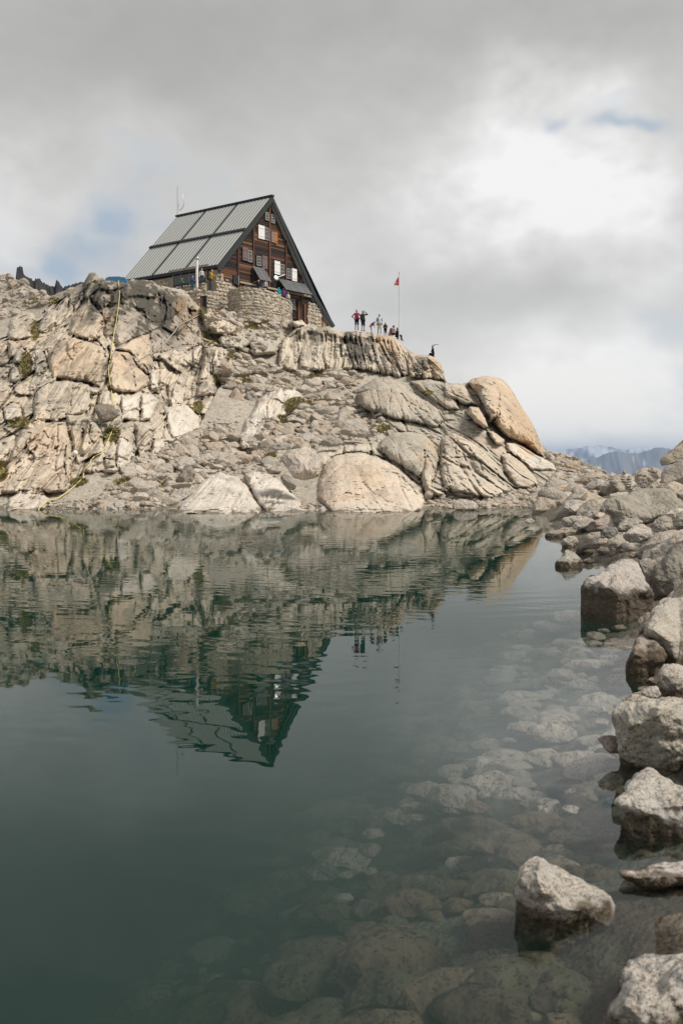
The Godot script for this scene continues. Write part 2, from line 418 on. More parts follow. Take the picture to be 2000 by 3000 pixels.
# crop, outline, metres in front of the slope at its head and at its foot, bulge (m), rounding (photo px), colour, columns
const ROCKS := [
	["knoll", [150, 240, 330, 232, 440, 190, 500, 200, 560, 235, 660, 390, 768, 662, 850, 745, 740, 850, 610, 880, 480, 910, 180, 885, 60, 870, -40, 800, -160, 760, -330, 700, -420, 590, -360, 520, -250, 560, -180, 470, -290, 330, -160, 240, -20, 250], 1.4, 0.8, 1.2, 40, "grey", 0.55],
	["crag", [-80, 560, 60, 500, 240, 400, 330, 300, 545, 200, 1000, 160, 1240, 260, 1350, 480, 1530, 600, 1510, 760, 1420, 860, 1310, 1090, 1080, 1230, 900, 1290, 760, 1400, 560, 1400, 430, 1530, -80, 1530], 0.3, 0.3, 0.8, 30, "beige", 1.00],
	["crag", [545, 160, 560, 128, 585, 92, 605, 80, 630, 82, 655, 112, 710, 134, 780, 136, 900, 130, 1000, 145, 1060, 175, 1140, 205, 1240, 245, 1290, 290, 1320, 380, 1355, 480, 1340, 560, 1200, 600, 1000, 620, 900, 580, 760, 560, 700, 500, 680, 440, 670, 330, 600, 280, 545, 250], 4.5, 1.2, 1.0, 22, "lichen", 1.00],
	["crag", [520, 330, 580, 270, 620, 290, 660, 370, 665, 440, 640, 525, 560, 530, 460, 492, 450, 450, 480, 380], 5.0, 3.4, 1.2, 16, "tan", 0.51],
	["crag", [320, 600, 400, 530, 480, 510, 560, 530, 640, 560, 690, 640, 680, 720, 650, 835, 560, 805, 440, 785, 350, 785, 310, 680], 4.6, 2.8, 1.0, 22, "tan", 0.54],
	["crag", [240, 830, 320, 792, 440, 790, 560, 806, 640, 852, 670, 880, 600, 890, 585, 1000, 370, 1064, 215, 1060, 215, 950], 3.4, 2.0, 0.9, 18, "beige", 0.54],
	["crag", [720, 640, 760, 600, 850, 610, 900, 700, 960, 760, 970, 830, 890, 878, 800, 872, 730, 850, 710, 760], 4.4, 3.0, 1.4, 16, "tan", 0.51],
	["crag", [750, 590, 850, 530, 900, 480, 980, 480, 1000, 560, 1012, 680, 972, 760, 900, 700, 850, 612], 3.8, 2.6, 0.8, 12, "tan", 0.68],
	["crag", [1040, 620, 1200, 560, 1330, 560, 1400, 570, 1520, 590, 1530, 700, 1500, 740, 1420, 790, 1400, 860, 1330, 900, 1290, 960, 1100, 960, 1040, 860], 3.4, 1.8, 0.6, 14, "beige", 1.30],
	["crag", [980, 740, 1030, 720, 1040, 840, 985, 860], 3.6, 3.0, 0.6, 8, "pale", 0.48],
	["crag", [60, 400, 140, 340, 220, 350, 238, 430, 215, 512, 130, 532, 58, 522], 7.0, 5.0, 1.5, 18, "beige", 0.48],
	["crag", [90, 600, 150, 570, 182, 620, 150, 692, 88, 682], 5.5, 4.5, 1.2, 12, "grey", 0.41],
	["crag", [45, 530, 112, 540, 104, 640, 60, 652], 4.8, 4.0, 0.7, 10, "beige", 0.54],
	["crag", [240, 480, 300, 330, 372, 330, 362, 420, 310, 485], 5.0, 4.0, 0.8, 10, "beige", 0.80],
	["crag", [60, 700, 120, 690, 140, 790, 100, 820, 60, 790], 3.0, 2.4, 0.6, 10, "grey", 0.68],
	["crag", [230, 620, 290, 600, 310, 700, 270, 760, 225, 760], 3.0, 2.4, 0.6, 10, "grey", 0.74],
	["foot", [15, 110, 80, 60, 140, 80, 150, 160, 100, 200, 30, 190], 2.6, 1.8, 0.8, 12, "pale", 0.48],
	["foot", [-80, 600, 40, 470, 60, 380, 130, 260, 280, 200, 370, 190, 430, 195, 460, 300, 480, 450, 450, 560, 420, 650, 300, 670, 150, 660, -80, 690], 4.6, 0.8, 0.9, 18, "beige", 0.71],
	["foot", [430, 140, 550, 150, 640, 200, 680, 280, 690, 350, 680, 400, 620, 420, 520, 480, 480, 420, 470, 300, 440, 200], 3.4, 1.2, 0.8, 14, "beige", 0.87],
	["foot", [60, 690, 130, 640, 290, 640, 330, 700, 290, 770, 130, 800, 30, 790], 0.8, 0.4, 0.8, 20, "pale", 0.45],
	["foot", [790, 20, 920, 25, 915, 188, 800, 182], 3.6, 2.4, 0.5, 8, "pale", 0.54],
	["foot", [925, 15, 1000, 5, 1042, 50, 1000, 180, 920, 188], 3.8, 2.6, 0.6, 9, "pale", 0.54],
	["foot", [770, 300, 800, 290, 870, 340, 890, 420, 830, 500, 800, 535, 758, 470], 3.2, 1.0, 0.8, 12, "pale", 0.54],
	["foot", [880, 200, 980, 190, 1012, 250, 990, 380, 912, 422, 885, 330], 3.4, 1.4, 0.7, 12, "beige", 0.94],
	["foot", [1080, 110, 1150, 68, 1230, 80, 1312, 160, 1312, 240, 1230, 285, 1150, 325, 1100, 250], 3.6, 1.0, 0.9, 16, "pale", 0.48],
	["foot", [1000, 310, 1080, 300, 1085, 360, 1030, 412, 980, 402], 2.2, 1.0, 0.7, 10, "pale", 0.48],
	["foot", [680, 430, 760, 440, 770, 490, 690, 500], 1.0, 0.6, 0.5, 8, "grey", 0.48],
	["slab", [-212, 680, -155, 593, -61, 490, 23, 413, 95, 384, 144, 394, 212, 422, 271, 481, 314, 564, 367, 634, 300, 720, -100, 720], 3.0, 2.0, 1.6, 40, "pale", 0.42],
	["slab", [560, 330, 700, 240, 860, 185, 1060, 195, 1100, 250, 1150, 320, 1060, 300, 960, 280, 870, 285, 790, 310, 740, 360, 690, 420, 600, 420], 2.4, 1.6, 0.8, 26, "beige", 0.15],
	["slab", [250, 400, 300, 384, 372, 390, 432, 420, 500, 480, 560, 540, 622, 600, 652, 622, 600, 690, 480, 700, 370, 640, 320, 560, 270, 470], 2.6, 1.2, 1.2, 26, "pale", 0.45],
	["slab", [703, 540, 708, 440, 740, 340, 790, 290, 870, 265, 960, 258, 1060, 280, 1150, 320, 1220, 370, 1300, 440, 1350, 470, 1368, 560, 1350, 620, 1240, 690, 1100, 720, 960, 720, 830, 690, 770, 630], 5.0, 0.9, 1.8, 60, "pink", 0.08],
	["slab", [1060, 240, 1090, 190, 1170, 140, 1260, 133, 1350, 150, 1420, 210, 1452, 290, 1442, 370, 1412, 420, 1402, 482, 1360, 482, 1330, 430, 1230, 360, 1140, 310], 6.0, 4.0, 1.8, 34, "grey", 0.1],
	["slab", [1360, 250, 1430, 380, 1410, 480, 1500, 520, 1380, 560, 1340, 470, 1350, 350], 5.4, 3.0, 0.8, 14, "pink", 0.3],
	["knoll", [180, 550, 250, 520, 330, 560, 420, 620, 520, 720, 570, 800, 605, 850, 520, 885, 480, 905, 400, 895, 300, 870, 200, 870, 180, 800, 170, 680], 5.0, 1.6, 1.2, 26, "beige", 0.55],
	["knoll", [520, 650, 570, 638, 640, 690, 700, 750, 744, 822, 680, 848, 620, 842, 570, 790, 530, 720], 6.0, 3.4, 1.4, 20, "beige", 0.2],
	["knoll", [540, 580, 600, 568, 680, 610, 750, 660, 820, 700, 842, 742, 760, 745, 700, 742, 640, 690, 560, 640], 5.0, 3.0, 1.2, 16, "pale", 0.25],
	["knoll", [330, 238, 380, 200, 440, 192, 500, 203, 550, 230, 594, 290, 654, 390, 694, 450, 735, 530, 760, 600, 768, 662, 720, 645, 640, 592, 560, 555, 500, 505, 470, 462, 430, 400, 390, 310], 12.0, 7.5, 3.0, 44, "orange", 0.06],
	["knoll", [378, 232, 440, 205, 500, 220, 516, 320, 502, 440, 460, 474, 430, 390, 390, 305], 13.5, 9.5, 1.2, 14, "beige", 0.4],
	["knoll", [340, 370, 390, 374, 430, 420, 456, 492, 420, 502, 370, 462, 330, 420], 12.0, 10.0, 1.2, 14, "tan", 0.1],
	["knoll", [180, 252, 250, 240, 310, 250, 370, 330, 420, 392, 370, 372, 320, 372, 260, 342, 200, 312], 9.0, 6.0, 1.2, 16, "beige", 0.3],
	["knoll", [440, 515, 480, 515, 545, 565, 530, 600, 490, 590], 8.0, 7.0, 0.8, 10, "beige", 0.1],
	["mid", [940, 540, 990, 480, 1060, 440, 1120, 438, 1200, 463, 1280, 520, 1360, 570, 1432, 620, 1482, 700, 1442, 752, 1380, 742, 1300, 722, 1180, 702, 1100, 672, 1000, 642, 950, 602], 9.0, 4.5, 1.8, 30, "grey", 0.2],
	["mid", [1270, 460, 1400, 445, 1500, 470, 1560, 560, 1590, 640, 1500, 640, 1400, 570, 1330, 520], 7.0, 5.0, 1.0, 18, "grey", 0.35],
	["mid", [455, 260, 480, 200, 570, 128, 640, 110, 760, 125, 830, 148, 950, 146, 1060, 160, 1150, 174, 1214, 208, 1254, 270, 1274, 330, 1262, 422, 1230, 434, 1180, 434, 1050, 404, 950, 384, 800, 394, 640, 404, 530, 399, 455, 370], 6.5, 1.5, 1.2, 18, "beige", 0.9],
	["mid", [1268, 286, 1400, 296, 1434, 312, 1464, 345, 1484, 400, 1496, 460, 1380, 450, 1270, 434, 1252, 350], 7.0, 2.0, 1.0, 14, "tan", 0.8],
	["mid", [330, 580, 380, 520, 450, 490, 530, 490, 590, 530, 622, 570, 580, 622, 500, 682, 450, 742, 400, 792, 380, 842, 300, 890, 222, 882, 214, 800, 260, 700], 5.0, 1.0, 1.0, 22, "pale", 0.5],
	["mid", [280, 170, 360, 150, 450, 180, 482, 220, 440, 292, 300, 302, 270, 230], 4.5, 3.0, 1.4, 18, "grey", 0.2],
	["mid", [20, 70, 100, 58, 150, 100, 224, 140, 170, 166, 60, 174, 18, 130], 4.0, 2.6, 1.2, 16, "beige", 0.15],
	["mid", [90, 170, 230, 160, 260, 210, 240, 270, 120, 250, 80, 210], 3.4, 2.2, 0.8, 14, "grey", 0.4],
	["mid", [0, 250, 60, 240, 170, 270, 178, 382, 80, 442, 60, 542, -60, 560], 6.0, 3.4, 0.6, 12, "beige", 1.3],
	["hut", [1212, 930, 1218, 850, 1260, 838, 1310, 858, 1345, 905, 1330, 950, 1250, 960], 3.5, 3.0, 1.0, 14, "pink", 0.05],
	["hut", [590, 800, 640, 830, 700, 880, 790, 900, 880, 960, 840, 1010, 640, 1000, 600, 900], 3.5, 2.4, 0.9, 14, "beige", 0.1],
]
const CRACKS := [  # crop, width in photo px, depth in metres, line
	["crag", 9, 1.1, [600, 280, 660, 340, 690, 420, 680, 480, 715, 560, 722, 640, 700, 760, 700, 820, 740, 872, 900, 874, 1040, 882]],
	["crag", 8, 0.9, [450, 492, 560, 530, 640, 535, 680, 590, 692, 640]], ["crag", 7, 0.8, [315, 600, 308, 680, 355, 785, 440, 788, 560, 804, 652, 842]],
	["crag", 4, 0.35, [440, 620, 480, 680, 540, 730, 565, 800]], ["crag", 6, 0.7, [680, 250, 690, 320, 668, 440]], ["crag", 4, 0.5, [880, 150, 880, 250, 900, 380, 905, 470]],
	["crag", 6, 0.7, [1110, 230, 1110, 350, 1150, 450, 1170, 560, 1150, 640]], ["crag", 5, 0.6, [960, 150, 970, 300, 975, 430, 990, 550, 1012, 680, 1030, 800]], ["crag", 5, 0.5, [760, 590, 820, 560, 900, 500]],
	["crag", 6, 0.6, [770, 600, 840, 670, 880, 760, 888, 865]], ["crag", 4, 0.4, [850, 610, 900, 660, 940, 700, 940, 760]], ["crag", 3, 0.25, [480, 690, 560, 690, 670, 692]], ["crag", 5, 0.5, [1210, 440, 1270, 520]],
	["crag", 7, 0.7, [480, 300, 480, 380, 440, 430, 340, 470, 280, 580]], ["crag", 4, 0.4, [592, 815, 596, 900, 588, 990]], ["crag", 3, 0.3, [475, 790, 470, 900, 465, 1000]], ["crag", 3, 0.3, [530, 620, 580, 640, 670, 610]],
	["crag", 5, 0.6, [1040, 150, 1050, 300, 1080, 420, 1090, 520]], ["crag", 4, 0.5, [820, 150, 815, 280, 790, 400]], ["crag", 4, 0.5, [1190, 260, 1200, 360, 1240, 470]],
	["foot", 6, 0.6, [290, 250, 330, 310, 370, 380, 350, 460]], ["foot", 5, 0.5, [375, 200, 380, 300, 370, 380]], ["foot", 6, 0.6, [30, 600, 130, 480, 230, 360, 280, 270]], ["foot", 5, 0.5, [200, 450, 280, 400, 340, 330]],
	["foot", 6, 0.6, [440, 280, 430, 360, 420, 450, 432, 560]], ["foot", 4, 0.4, [370, 380, 360, 500, 390, 560, 385, 640]], ["foot", 3, 0.3, [240, 500, 330, 460]], ["foot", 5, 0.5, [60, 540, 150, 400, 200, 300]],
	["foot", 6, 0.6, [545, 230, 540, 320, 590, 330]], ["foot", 5, 0.5, [592, 200, 582, 280, 612, 330]], ["foot", 8, 0.9, [690, 260, 760, 270, 770, 300, 740, 380]], ["foot", 5, 0.5, [455, 520, 470, 600, 440, 640]],
	["foot", 5, 0.6, [918, 20, 912, 190]], ["foot", 6, 0.7, [1010, 260, 990, 390, 960, 410]], ["foot", 5, 0.6, [1050, 40, 1080, 130, 1070, 300]],
	["slab", 3, 0.3, [935, 440, 930, 530, 940, 600, 980, 650]], ["slab", 4, 0.4, [930, 520, 1000, 550, 1080, 580, 1155, 612]], ["slab", 3, 0.3, [970, 455, 1040, 510, 1120, 560, 1160, 592]],
	["slab", 4, 0.4, [1215, 410, 1290, 490, 1312, 540, 1325, 605]], ["slab", 3, 0.25, [1225, 480, 1260, 510, 1300, 550]], ["slab", 4, 0.35, [780, 620, 820, 540, 880, 515, 930, 530]], ["slab", 3, 0.3, [740, 440, 800, 460, 840, 440, 830, 520]],
	["slab", 3, 0.3, [200, 480, 220, 560, 215, 650]], ["slab", 3, 0.3, [60, 640, 130, 620, 190, 640]], ["slab", 4, 0.4, [280, 470, 330, 450, 400, 510, 360, 600]], ["slab", 5, 0.6, [275, 470, 315, 560, 370, 640]], ["slab", 3, 0.3, [345, 430, 395, 520]],
	["slab", 5, 0.6, [1380, 170, 1432, 220, 1452, 300, 1442, 380, 1480, 380, 1490, 460, 1460, 500]], ["slab", 4, 0.5, [1440, 180, 1490, 260, 1500, 370, 1530, 450, 1520, 510]], ["slab", 3, 0.3, [930, 320, 960, 345]],
	["slab", 6, 0.7, [1365, 300, 1340, 400, 1350, 470, 1370, 560]], ["slab", 3, 0.3, [950, 560, 1000, 600, 1020, 650]], ["slab", 3, 0.25, [1000, 560, 1060, 620, 1070, 650]],
	["knoll", 5, 0.6, [180, 560, 200, 650, 210, 760, 230, 850]], ["knoll", 5, 0.6, [260, 530, 300, 640, 350, 760, 420, 850, 480, 890]], ["knoll", 4, 0.5, [250, 560, 270, 660, 310, 740, 330, 830]],
	["knoll", 5, 0.6, [330, 600, 400, 700, 440, 790, 540, 850]], ["knoll", 5, 0.6, [380, 600, 470, 700, 520, 790, 600, 870]], ["knoll", 4, 0.5, [440, 650, 520, 720, 560, 800]], ["knoll", 4, 0.4, [0, 480, 120, 500, 220, 520, 330, 560]],
	["knoll", 5, 0.6, [440, 200, 490, 250, 517, 310, 502, 390, 517, 440, 480, 485]], ["knoll", 3, 0.4, [515, 260, 550, 260]], ["knoll", 4, 0.4, [540, 360, 570, 400, 572, 440, 520, 470]], ["knoll", 3, 0.3, [380, 250, 420, 330, 500, 350]],
	["knoll", 3, 0.25, [430, 240, 450, 330, 440, 420]], ["knoll", 3, 0.2, [570, 450, 640, 470, 700, 520]], ["knoll", 5, 0.6, [300, 380, 340, 450, 430, 510, 490, 590]], ["knoll", 4, 0.4, [0, 300, 60, 380, 150, 470]], ["knoll", 4, 0.4, [60, 330, 130, 400, 220, 470]],
	["mid", 4, 0.5, [1150, 460, 1150, 560, 1140, 640]], ["mid", 4, 0.5, [1160, 480, 1240, 560, 1280, 640, 1380, 730]], ["mid", 4, 0.4, [1200, 470, 1310, 560, 1400, 690]], ["mid", 3, 0.4, [1250, 510, 1360, 600, 1450, 700]],
	["mid", 4, 0.7, [570, 180, 580, 300, 575, 390]], ["mid", 3, 0.5, [580, 330, 530, 390]], ["mid", 3, 0.5, [690, 300, 690, 380]], ["mid", 5, 0.8, [790, 160, 780, 290, 765, 380]], ["mid", 5, 0.8, [860, 170, 870, 280, 850, 370]],
	["mid", 5, 0.8, [930, 200, 960, 290, 965, 370]], ["mid", 4, 0.6, [1090, 230, 1130, 310, 1200, 400, 1230, 430]], ["mid", 3, 0.5, [1180, 230, 1210, 310, 1250, 380]], ["mid", 3, 0.5, [630, 240, 700, 310, 770, 340]], ["mid", 6, 0.8, [480, 210, 455, 300]],
	["mid", 5, 0.8, [1350, 320, 1345, 430]], ["mid", 4, 0.6, [1265, 290, 1255, 350, 1270, 430]], ["mid", 3, 0.5, [1400, 310, 1385, 430]], ["mid", 3, 0.5, [820, 160, 840, 260, 810, 380]], ["mid", 3, 0.5, [1020, 190, 1060, 290, 1080, 390]],
	["mid", 4, 0.5, [450, 520, 430, 640, 410, 720, 440, 740]], ["mid", 4, 0.5, [400, 570, 370, 660, 380, 760]], ["mid", 4, 0.5, [500, 500, 480, 600, 470, 690]], ["mid", 3, 0.4, [540, 500, 552, 600]], ["mid", 3, 0.4, [330, 640, 320, 760, 330, 870]],
	["mid", 4, 0.6, [40, 260, 50, 420, 40, 520]], ["mid", 3, 0.5, [80, 250, 90, 380]], ["mid", 3, 0.5, [120, 260, 118, 390]], ["mid", 4, 0.5, [15, 260, 10, 400]],
]
const TINTS := {"beige": [0.455, 0.40, 0.325], "pale": [0.52, 0.475, 0.41], "grey": [0.385, 0.35, 0.29], "tan": [0.465, 0.385, 0.295], "pink": [0.51, 0.435, 0.355], "orange": [0.465, 0.375, 0.28], "lichen": [0.36, 0.315, 0.26], "soil": [0.315, 0.265, 0.205]}
# crop, centre, half sizes, tint, strength: patches of lichen, iron stain and bare pale rock
const PATCHES := [
	["crag", 860, 230, 330, 150, "dark", 1.0], ["crag", 1000, 300, 220, 160, "dark", 1.0], ["crag", 1180, 300, 90, 120, "dark", 0.8], ["crag", 660, 230, 90, 90, "dark", 0.7], ["crag", 1080, 350, 170, 160, "dark", 0.75], ["crag", 620, 320, 60, 100, "dark", 0.6], ["crag", 560, 400, 90, 60, "dark", 0.45], ["crag", 600, 130, 50, 60, "green", 0.7], ["crag", 1220, 330, 60, 120, "rust", 0.35], ["crag", 700, 400, 50, 90, "rust", 0.3],
	["mid", 960, 230, 120, 110, "dark", 1.0], ["mid", 1130, 320, 60, 110, "dark", 0.8], ["mid", 700, 180, 120, 60, "dark", 0.5], ["mid", 1120, 220, 70, 60, "rust", 0.55], ["mid", 1180, 270, 60, 90, "rust", 0.4], ["mid", 1340, 370, 40, 60, "dark", 0.8], ["mid", 1440, 360, 40, 60, "rust", 0.5],
	["knoll", 640, 460, 90, 150, "rust", 0.45], ["knoll", 700, 590, 70, 60, "rust", 0.7], ["knoll", 100, 650, 60, 90, "rust", 0.35], ["slab", 1020, 430, 170, 60, "rust", 0.3], ["mid", 1050, 560, 110, 90, "dark", 0.28], ["slab", 1200, 220, 110, 70, "dark", 0.22],
	["slab", 780, 480, 60, 110, "dark", 0.3], ["foot", 300, 330, 130, 130, "rust", 0.25], ["crag", 480, 640, 160, 120, "rust", 0.25], ["crag", 800, 680, 70, 70, "rust", 0.3], ["slab", 130, 600, 240, 60, "bare", 0.6], ["slab", 1150, 610, 200, 40, "bare", 0.6], ["foot", 830, 470, 40, 60, "bare", 0.8],
	["foot", 1290, 210, 60, 50, "bare", 0.8], ["foot", 180, 700, 150, 60, "bare", 0.6], ["slab", 140, 655, 220, 16, "rose", 0.5], ["slab", 450, 640, 120, 14, "rose", 0.5],
]
const SPOTS := {"dark": [0.085, 0.078, 0.064], "green": [0.22, 0.21, 0.15], "rust": [0.47, 0.33, 0.205], "bare": [0.56, 0.51, 0.44], "rose": [0.36, 0.235, 0.20]}
const MOSSES := [["mid", 690, 420, 150, 30], ["mid", 230, 430, 170, 45], ["mid", 800, 400, 50, 20], ["mid", 580, 620, 90, 60], ["mid", 480, 730, 60, 60], ["mid", 180, 300, 40, 30], ["mid", 330, 110, 120, 30], ["mid", 1090, 750, 60, 22], ["mid", 690, 600, 60, 25], ["mid", 30, 170, 50, 40], ["crag", 210, 290, 60, 25], ["crag", 230, 470, 30, 70], ["crag", 330, 270, 60, 20], ["crag", 170, 700, 40, 90], ["crag", 1380, 520, 50, 40], ["crag", 1450, 790, 60, 40], ["crag", 1330, 370, 30, 60],
	["foot", 740, 280, 50, 50], ["foot", 1010, 610, 70, 25], ["foot", 810, 590, 60, 25], ["foot", 1420, 330, 120, 60], ["foot", 1300, 100, 30, 40], ["foot", 1080, 450, 25, 20], ["foot", 130, 200, 70, 30], ["foot", 10, 520, 40, 70], ["slab", 200, 260, 60, 30], ["slab", 370, 290, 70, 40], ["slab", 520, 110, 60, 30], ["knoll", 100, 300, 30, 14], ["foot", 520, 590, 50, 25]]

var hill_top := PackedFloat32Array()
var hill_d := PackedFloat32Array()
var hill_id := PackedInt32Array()
var stain_shade := PackedFloat32Array()

func base_depth(x: float, y: float) -> float:
	var i := 0
	while i < 6 and x > BASE_X[i + 1]: i += 1
	var j := 0
	while j < 8 and y > BASE_Y[j + 1]: j += 1
	var u := clampf((x - BASE_X[i]) / (BASE_X[i + 1] - BASE_X[i]), 0.0, 1.0)
	u = u * u * (3.0 - 2.0 * u)
	var v := clampf((y - BASE_Y[j]) / (BASE_Y[j + 1] - BASE_Y[j]), 0.0, 1.0)
	var a: float = lerpf(BASE_D[i][j], BASE_D[i][j + 1], v)
	var b: float = lerpf(BASE_D[i + 1][j], BASE_D[i + 1][j + 1], v)
	return lerpf(a, b, u)

func inside_by(p: PackedVector2Array, q: Vector2) -> float:   # distance to the outline, negative outside
	var best := 1e9
	var odd := false
	var n := p.size()
	var a := p[n - 1]
	for i in n:
		var b := p[i]
		var ab := b - a
		var t := clampf((q - a).dot(ab) / ab.length_squared(), 0.0, 1.0)
		best = minf(best, q.distance_squared_to(a + ab * t))
		if (b.y > q.y) != (a.y > q.y) and q.x < (a.x - b.x) * (q.y - b.y) / (a.y - b.y) + b.x:
			odd = not odd
		a = b
	return sqrt(best) if odd else -sqrt(best)

func hill_row(i: int, py: float) -> float:
	return (py - hill_top[i]) / (HILL_BOTTOM - hill_top[i]) * (HILL_NY - 1)

func hill_depth(px: float, py: float) -> float:
	var i := clampi(roundi((px - HILL_X0) / HILL_STEP), 0, HILL_NX - 1)
	var j := clampi(roundi(hill_row(i, py)), 0, HILL_NY - 1)
	return hill_d[i * HILL_NY + j]

func hill_at(px: float, py: float, off := 0.0) -> Vector3:
	return at(px, py, hill_depth(px, py) + off)

func build_hill() -> void:
	var nx := HILL_NX
	var ny := HILL_NY
	var line := PackedVector2Array()
	for s in SKYLINE:
		line.append_array(to_photo(s[0], s[1]))
	hill_top.resize(nx)
	var k := 0
	for i in nx:
		var x := HILL_X0 + i * HILL_STEP
		while k < line.size() - 2 and x > line[k + 1].x: k += 1
		var u := clampf((x - line[k].x) / maxf(0.01, line[k + 1].x - line[k].x), 0.0, 1.0)
		hill_top[i] = lerpf(line[k].y, line[k + 1].y, u) + 3.0 * noise_b.get_noise_2d(x * 0.035, 7.0) + 1.5 * noise_b.get_noise_2d(x * 0.12, 9.0)
	hill_d.resize(nx * ny)
	hill_id.resize(nx * ny)
	for i in nx:
		var x := HILL_X0 + i * HILL_STEP
		for j in ny:
			hill_d[i * ny + j] = base_depth(x, lerpf(hill_top[i], HILL_BOTTOM, float(j) / (ny - 1)))
			hill_id[i * ny + j] = -1
	var flat := hill_d.duplicate()
	for s in ROCKS.size():
		var r: Array = ROCKS[s]
		var p := to_photo(r[0], r[1])
		var lo := p[0]
		var hi := p[0]
		for q in p:
			lo = lo.min(q)
			hi = hi.max(q)
		var R: float = r[5]
		for i in range(maxi(0, int((lo.x - HILL_X0) / HILL_STEP)), mini(nx, int((hi.x - HILL_X0) / HILL_STEP) + 2)):
			var x := HILL_X0 + i * HILL_STEP
			for j in range(clampi(int(hill_row(i, lo.y)) - 1, 0, ny), clampi(int(hill_row(i, hi.y)) + 2, 0, ny)):
				var y := lerpf(hill_top[i], HILL_BOTTOM, float(j) / (ny - 1))
				var wx := x + 4.0 * noise_b.get_noise_2d(x * 0.03, y * 0.03) + 1.5 * noise_b.get_noise_2d(x * 0.13, y * 0.13)
				var sd := inside_by(p, Vector2(wx, y))
				if sd <= 0.0: continue
				var e := clampf(1.0 - sd / R, 0.0, 1.0)
				var off: float = lerpf(r[2], r[3], clampf((y - lo.y) / (hi.y - lo.y), 0.0, 1.0))
				var crag: bool = r[0] == "crag" or r[0] == "foot"
				off *= 0.32 if crag else 0.5
				var keep: float = 0.0 if r[7] < 0.5 else 0.2 * off      # a rock's own step at its rim; the rest rounds off
				var d: float = flat[i * ny + j] - keep - (off - keep + r[4] * (0.5 if crag else 0.75)) * sqrt(1.0 - e * e)
				var k2: float = 2.8 if not crag else 1.8
				var was := hill_d[i * ny + j]
				var h := clampf(0.5 + 0.5 * (was - d) / k2, 0.0, 1.0)
				hill_d[i * ny + j] = lerpf(was, d, h) - k2 * h * (1.0 - h) * minf(1.0, sd / 8.0)
				if h > 0.5: hill_id[i * ny + j] = s
	# cracks
	var gw := 1900
	var gh := 780
	var groove := PackedFloat32Array()
	groove.resize(gw * gh)
	var lines := []
	for c in CRACKS:
		lines.append([to_photo(c[0], c[3]), c[1], c[2]])
	for k3 in range(2, ROCKS.size()):
		var rim := to_photo(ROCKS[k3][0], ROCKS[k3][1])
		rim.append(rim[0])
		lines.append([rim, 3.6, 0.5, true])
	for c in lines:
		var p: PackedVector2Array = c[0]
		for s in p.size() - 1:
			var upright: float = 1.0 if c.size() < 4 else 0.25 + 0.75 * absf(p[s + 1].y - p[s].y) / maxf(1.0, p[s].distance_to(p[s + 1]))
			var n := int(p[s].distance_to(p[s + 1])) + 1
			for q in n:
				var m := p[s].lerp(p[s + 1], float(q) / n)
				m += Vector2(noise_b.get_noise_2d(m.x * 0.05, m.y * 0.05), noise_b.get_noise_2d(m.x * 0.05, m.y * 0.05 + 50.0)) * 4.5
				var w: float = c[1] * 0.62 * (0.85 + 0.5 * noise_b.get_noise_2d(m.x * 0.04 + 90.0, m.y * 0.04))
				var dep: float = c[2] * 0.6 * upright * maxf(0.0, 0.8 + 1.3 * noise_b.get_noise_2d(m.x * 0.03 + 30.0, m.y * 0.03))
				for gx in range(maxi(0, int(m.x - w) + 70), mini(gw, int(m.x + w) + 72)):
					for gy in range(maxi(0, int(m.y - w) - 775), mini(gh, int(m.y + w) - 773)):
						var far := Vector2(gx - 70 - m.x, gy + 775 - m.y).length() / w
						if far < 1.0:
							groove[gx * gh + gy] = maxf(groove[gx * gh + gy], dep * minf(1.0, 1.6 * (1.0 - far)))
	var stripes := fast_noise(FastNoiseLite.TYPE_CELLULAR, 1.0, 1, 8)
	stripes.cellular_return_type = FastNoiseLite.RETURN_DISTANCE2_SUB
	stripes.cellular_jitter = 0.9
	var blocks := fast_noise(FastNoiseLite.TYPE_CELLULAR, 1.0, 1, 17)
	blocks.cellular_return_type = FastNoiseLite.RETURN_CELL_VALUE
	blocks.cellular_jitter = 0.85
	var patches := []
	for q in PATCHES:
		var m := to_photo(q[0], [q[1], q[2]])[0]
		var s: float = CROP[q[0]][2]
		patches.append([m.x, m.y, q[3] * s, q[4] * s, SPOTS[q[5]], q[6]])
	var mosses := []
	for q in MOSSES:
		var m := to_photo(q[0], [q[1], q[2]])[0]
		var s: float = CROP[q[0]][2]
		mosses.append([m.x, m.y, q[3] * s, q[4] * s])
	var v := PackedVector3Array()
	var col := PackedColorArray()
	var back := [[2.5, 0.0], [9.0, -0.2], [24.0, -1.5], [60.0, -12.0]]
	var rows := back.size() + ny + 1
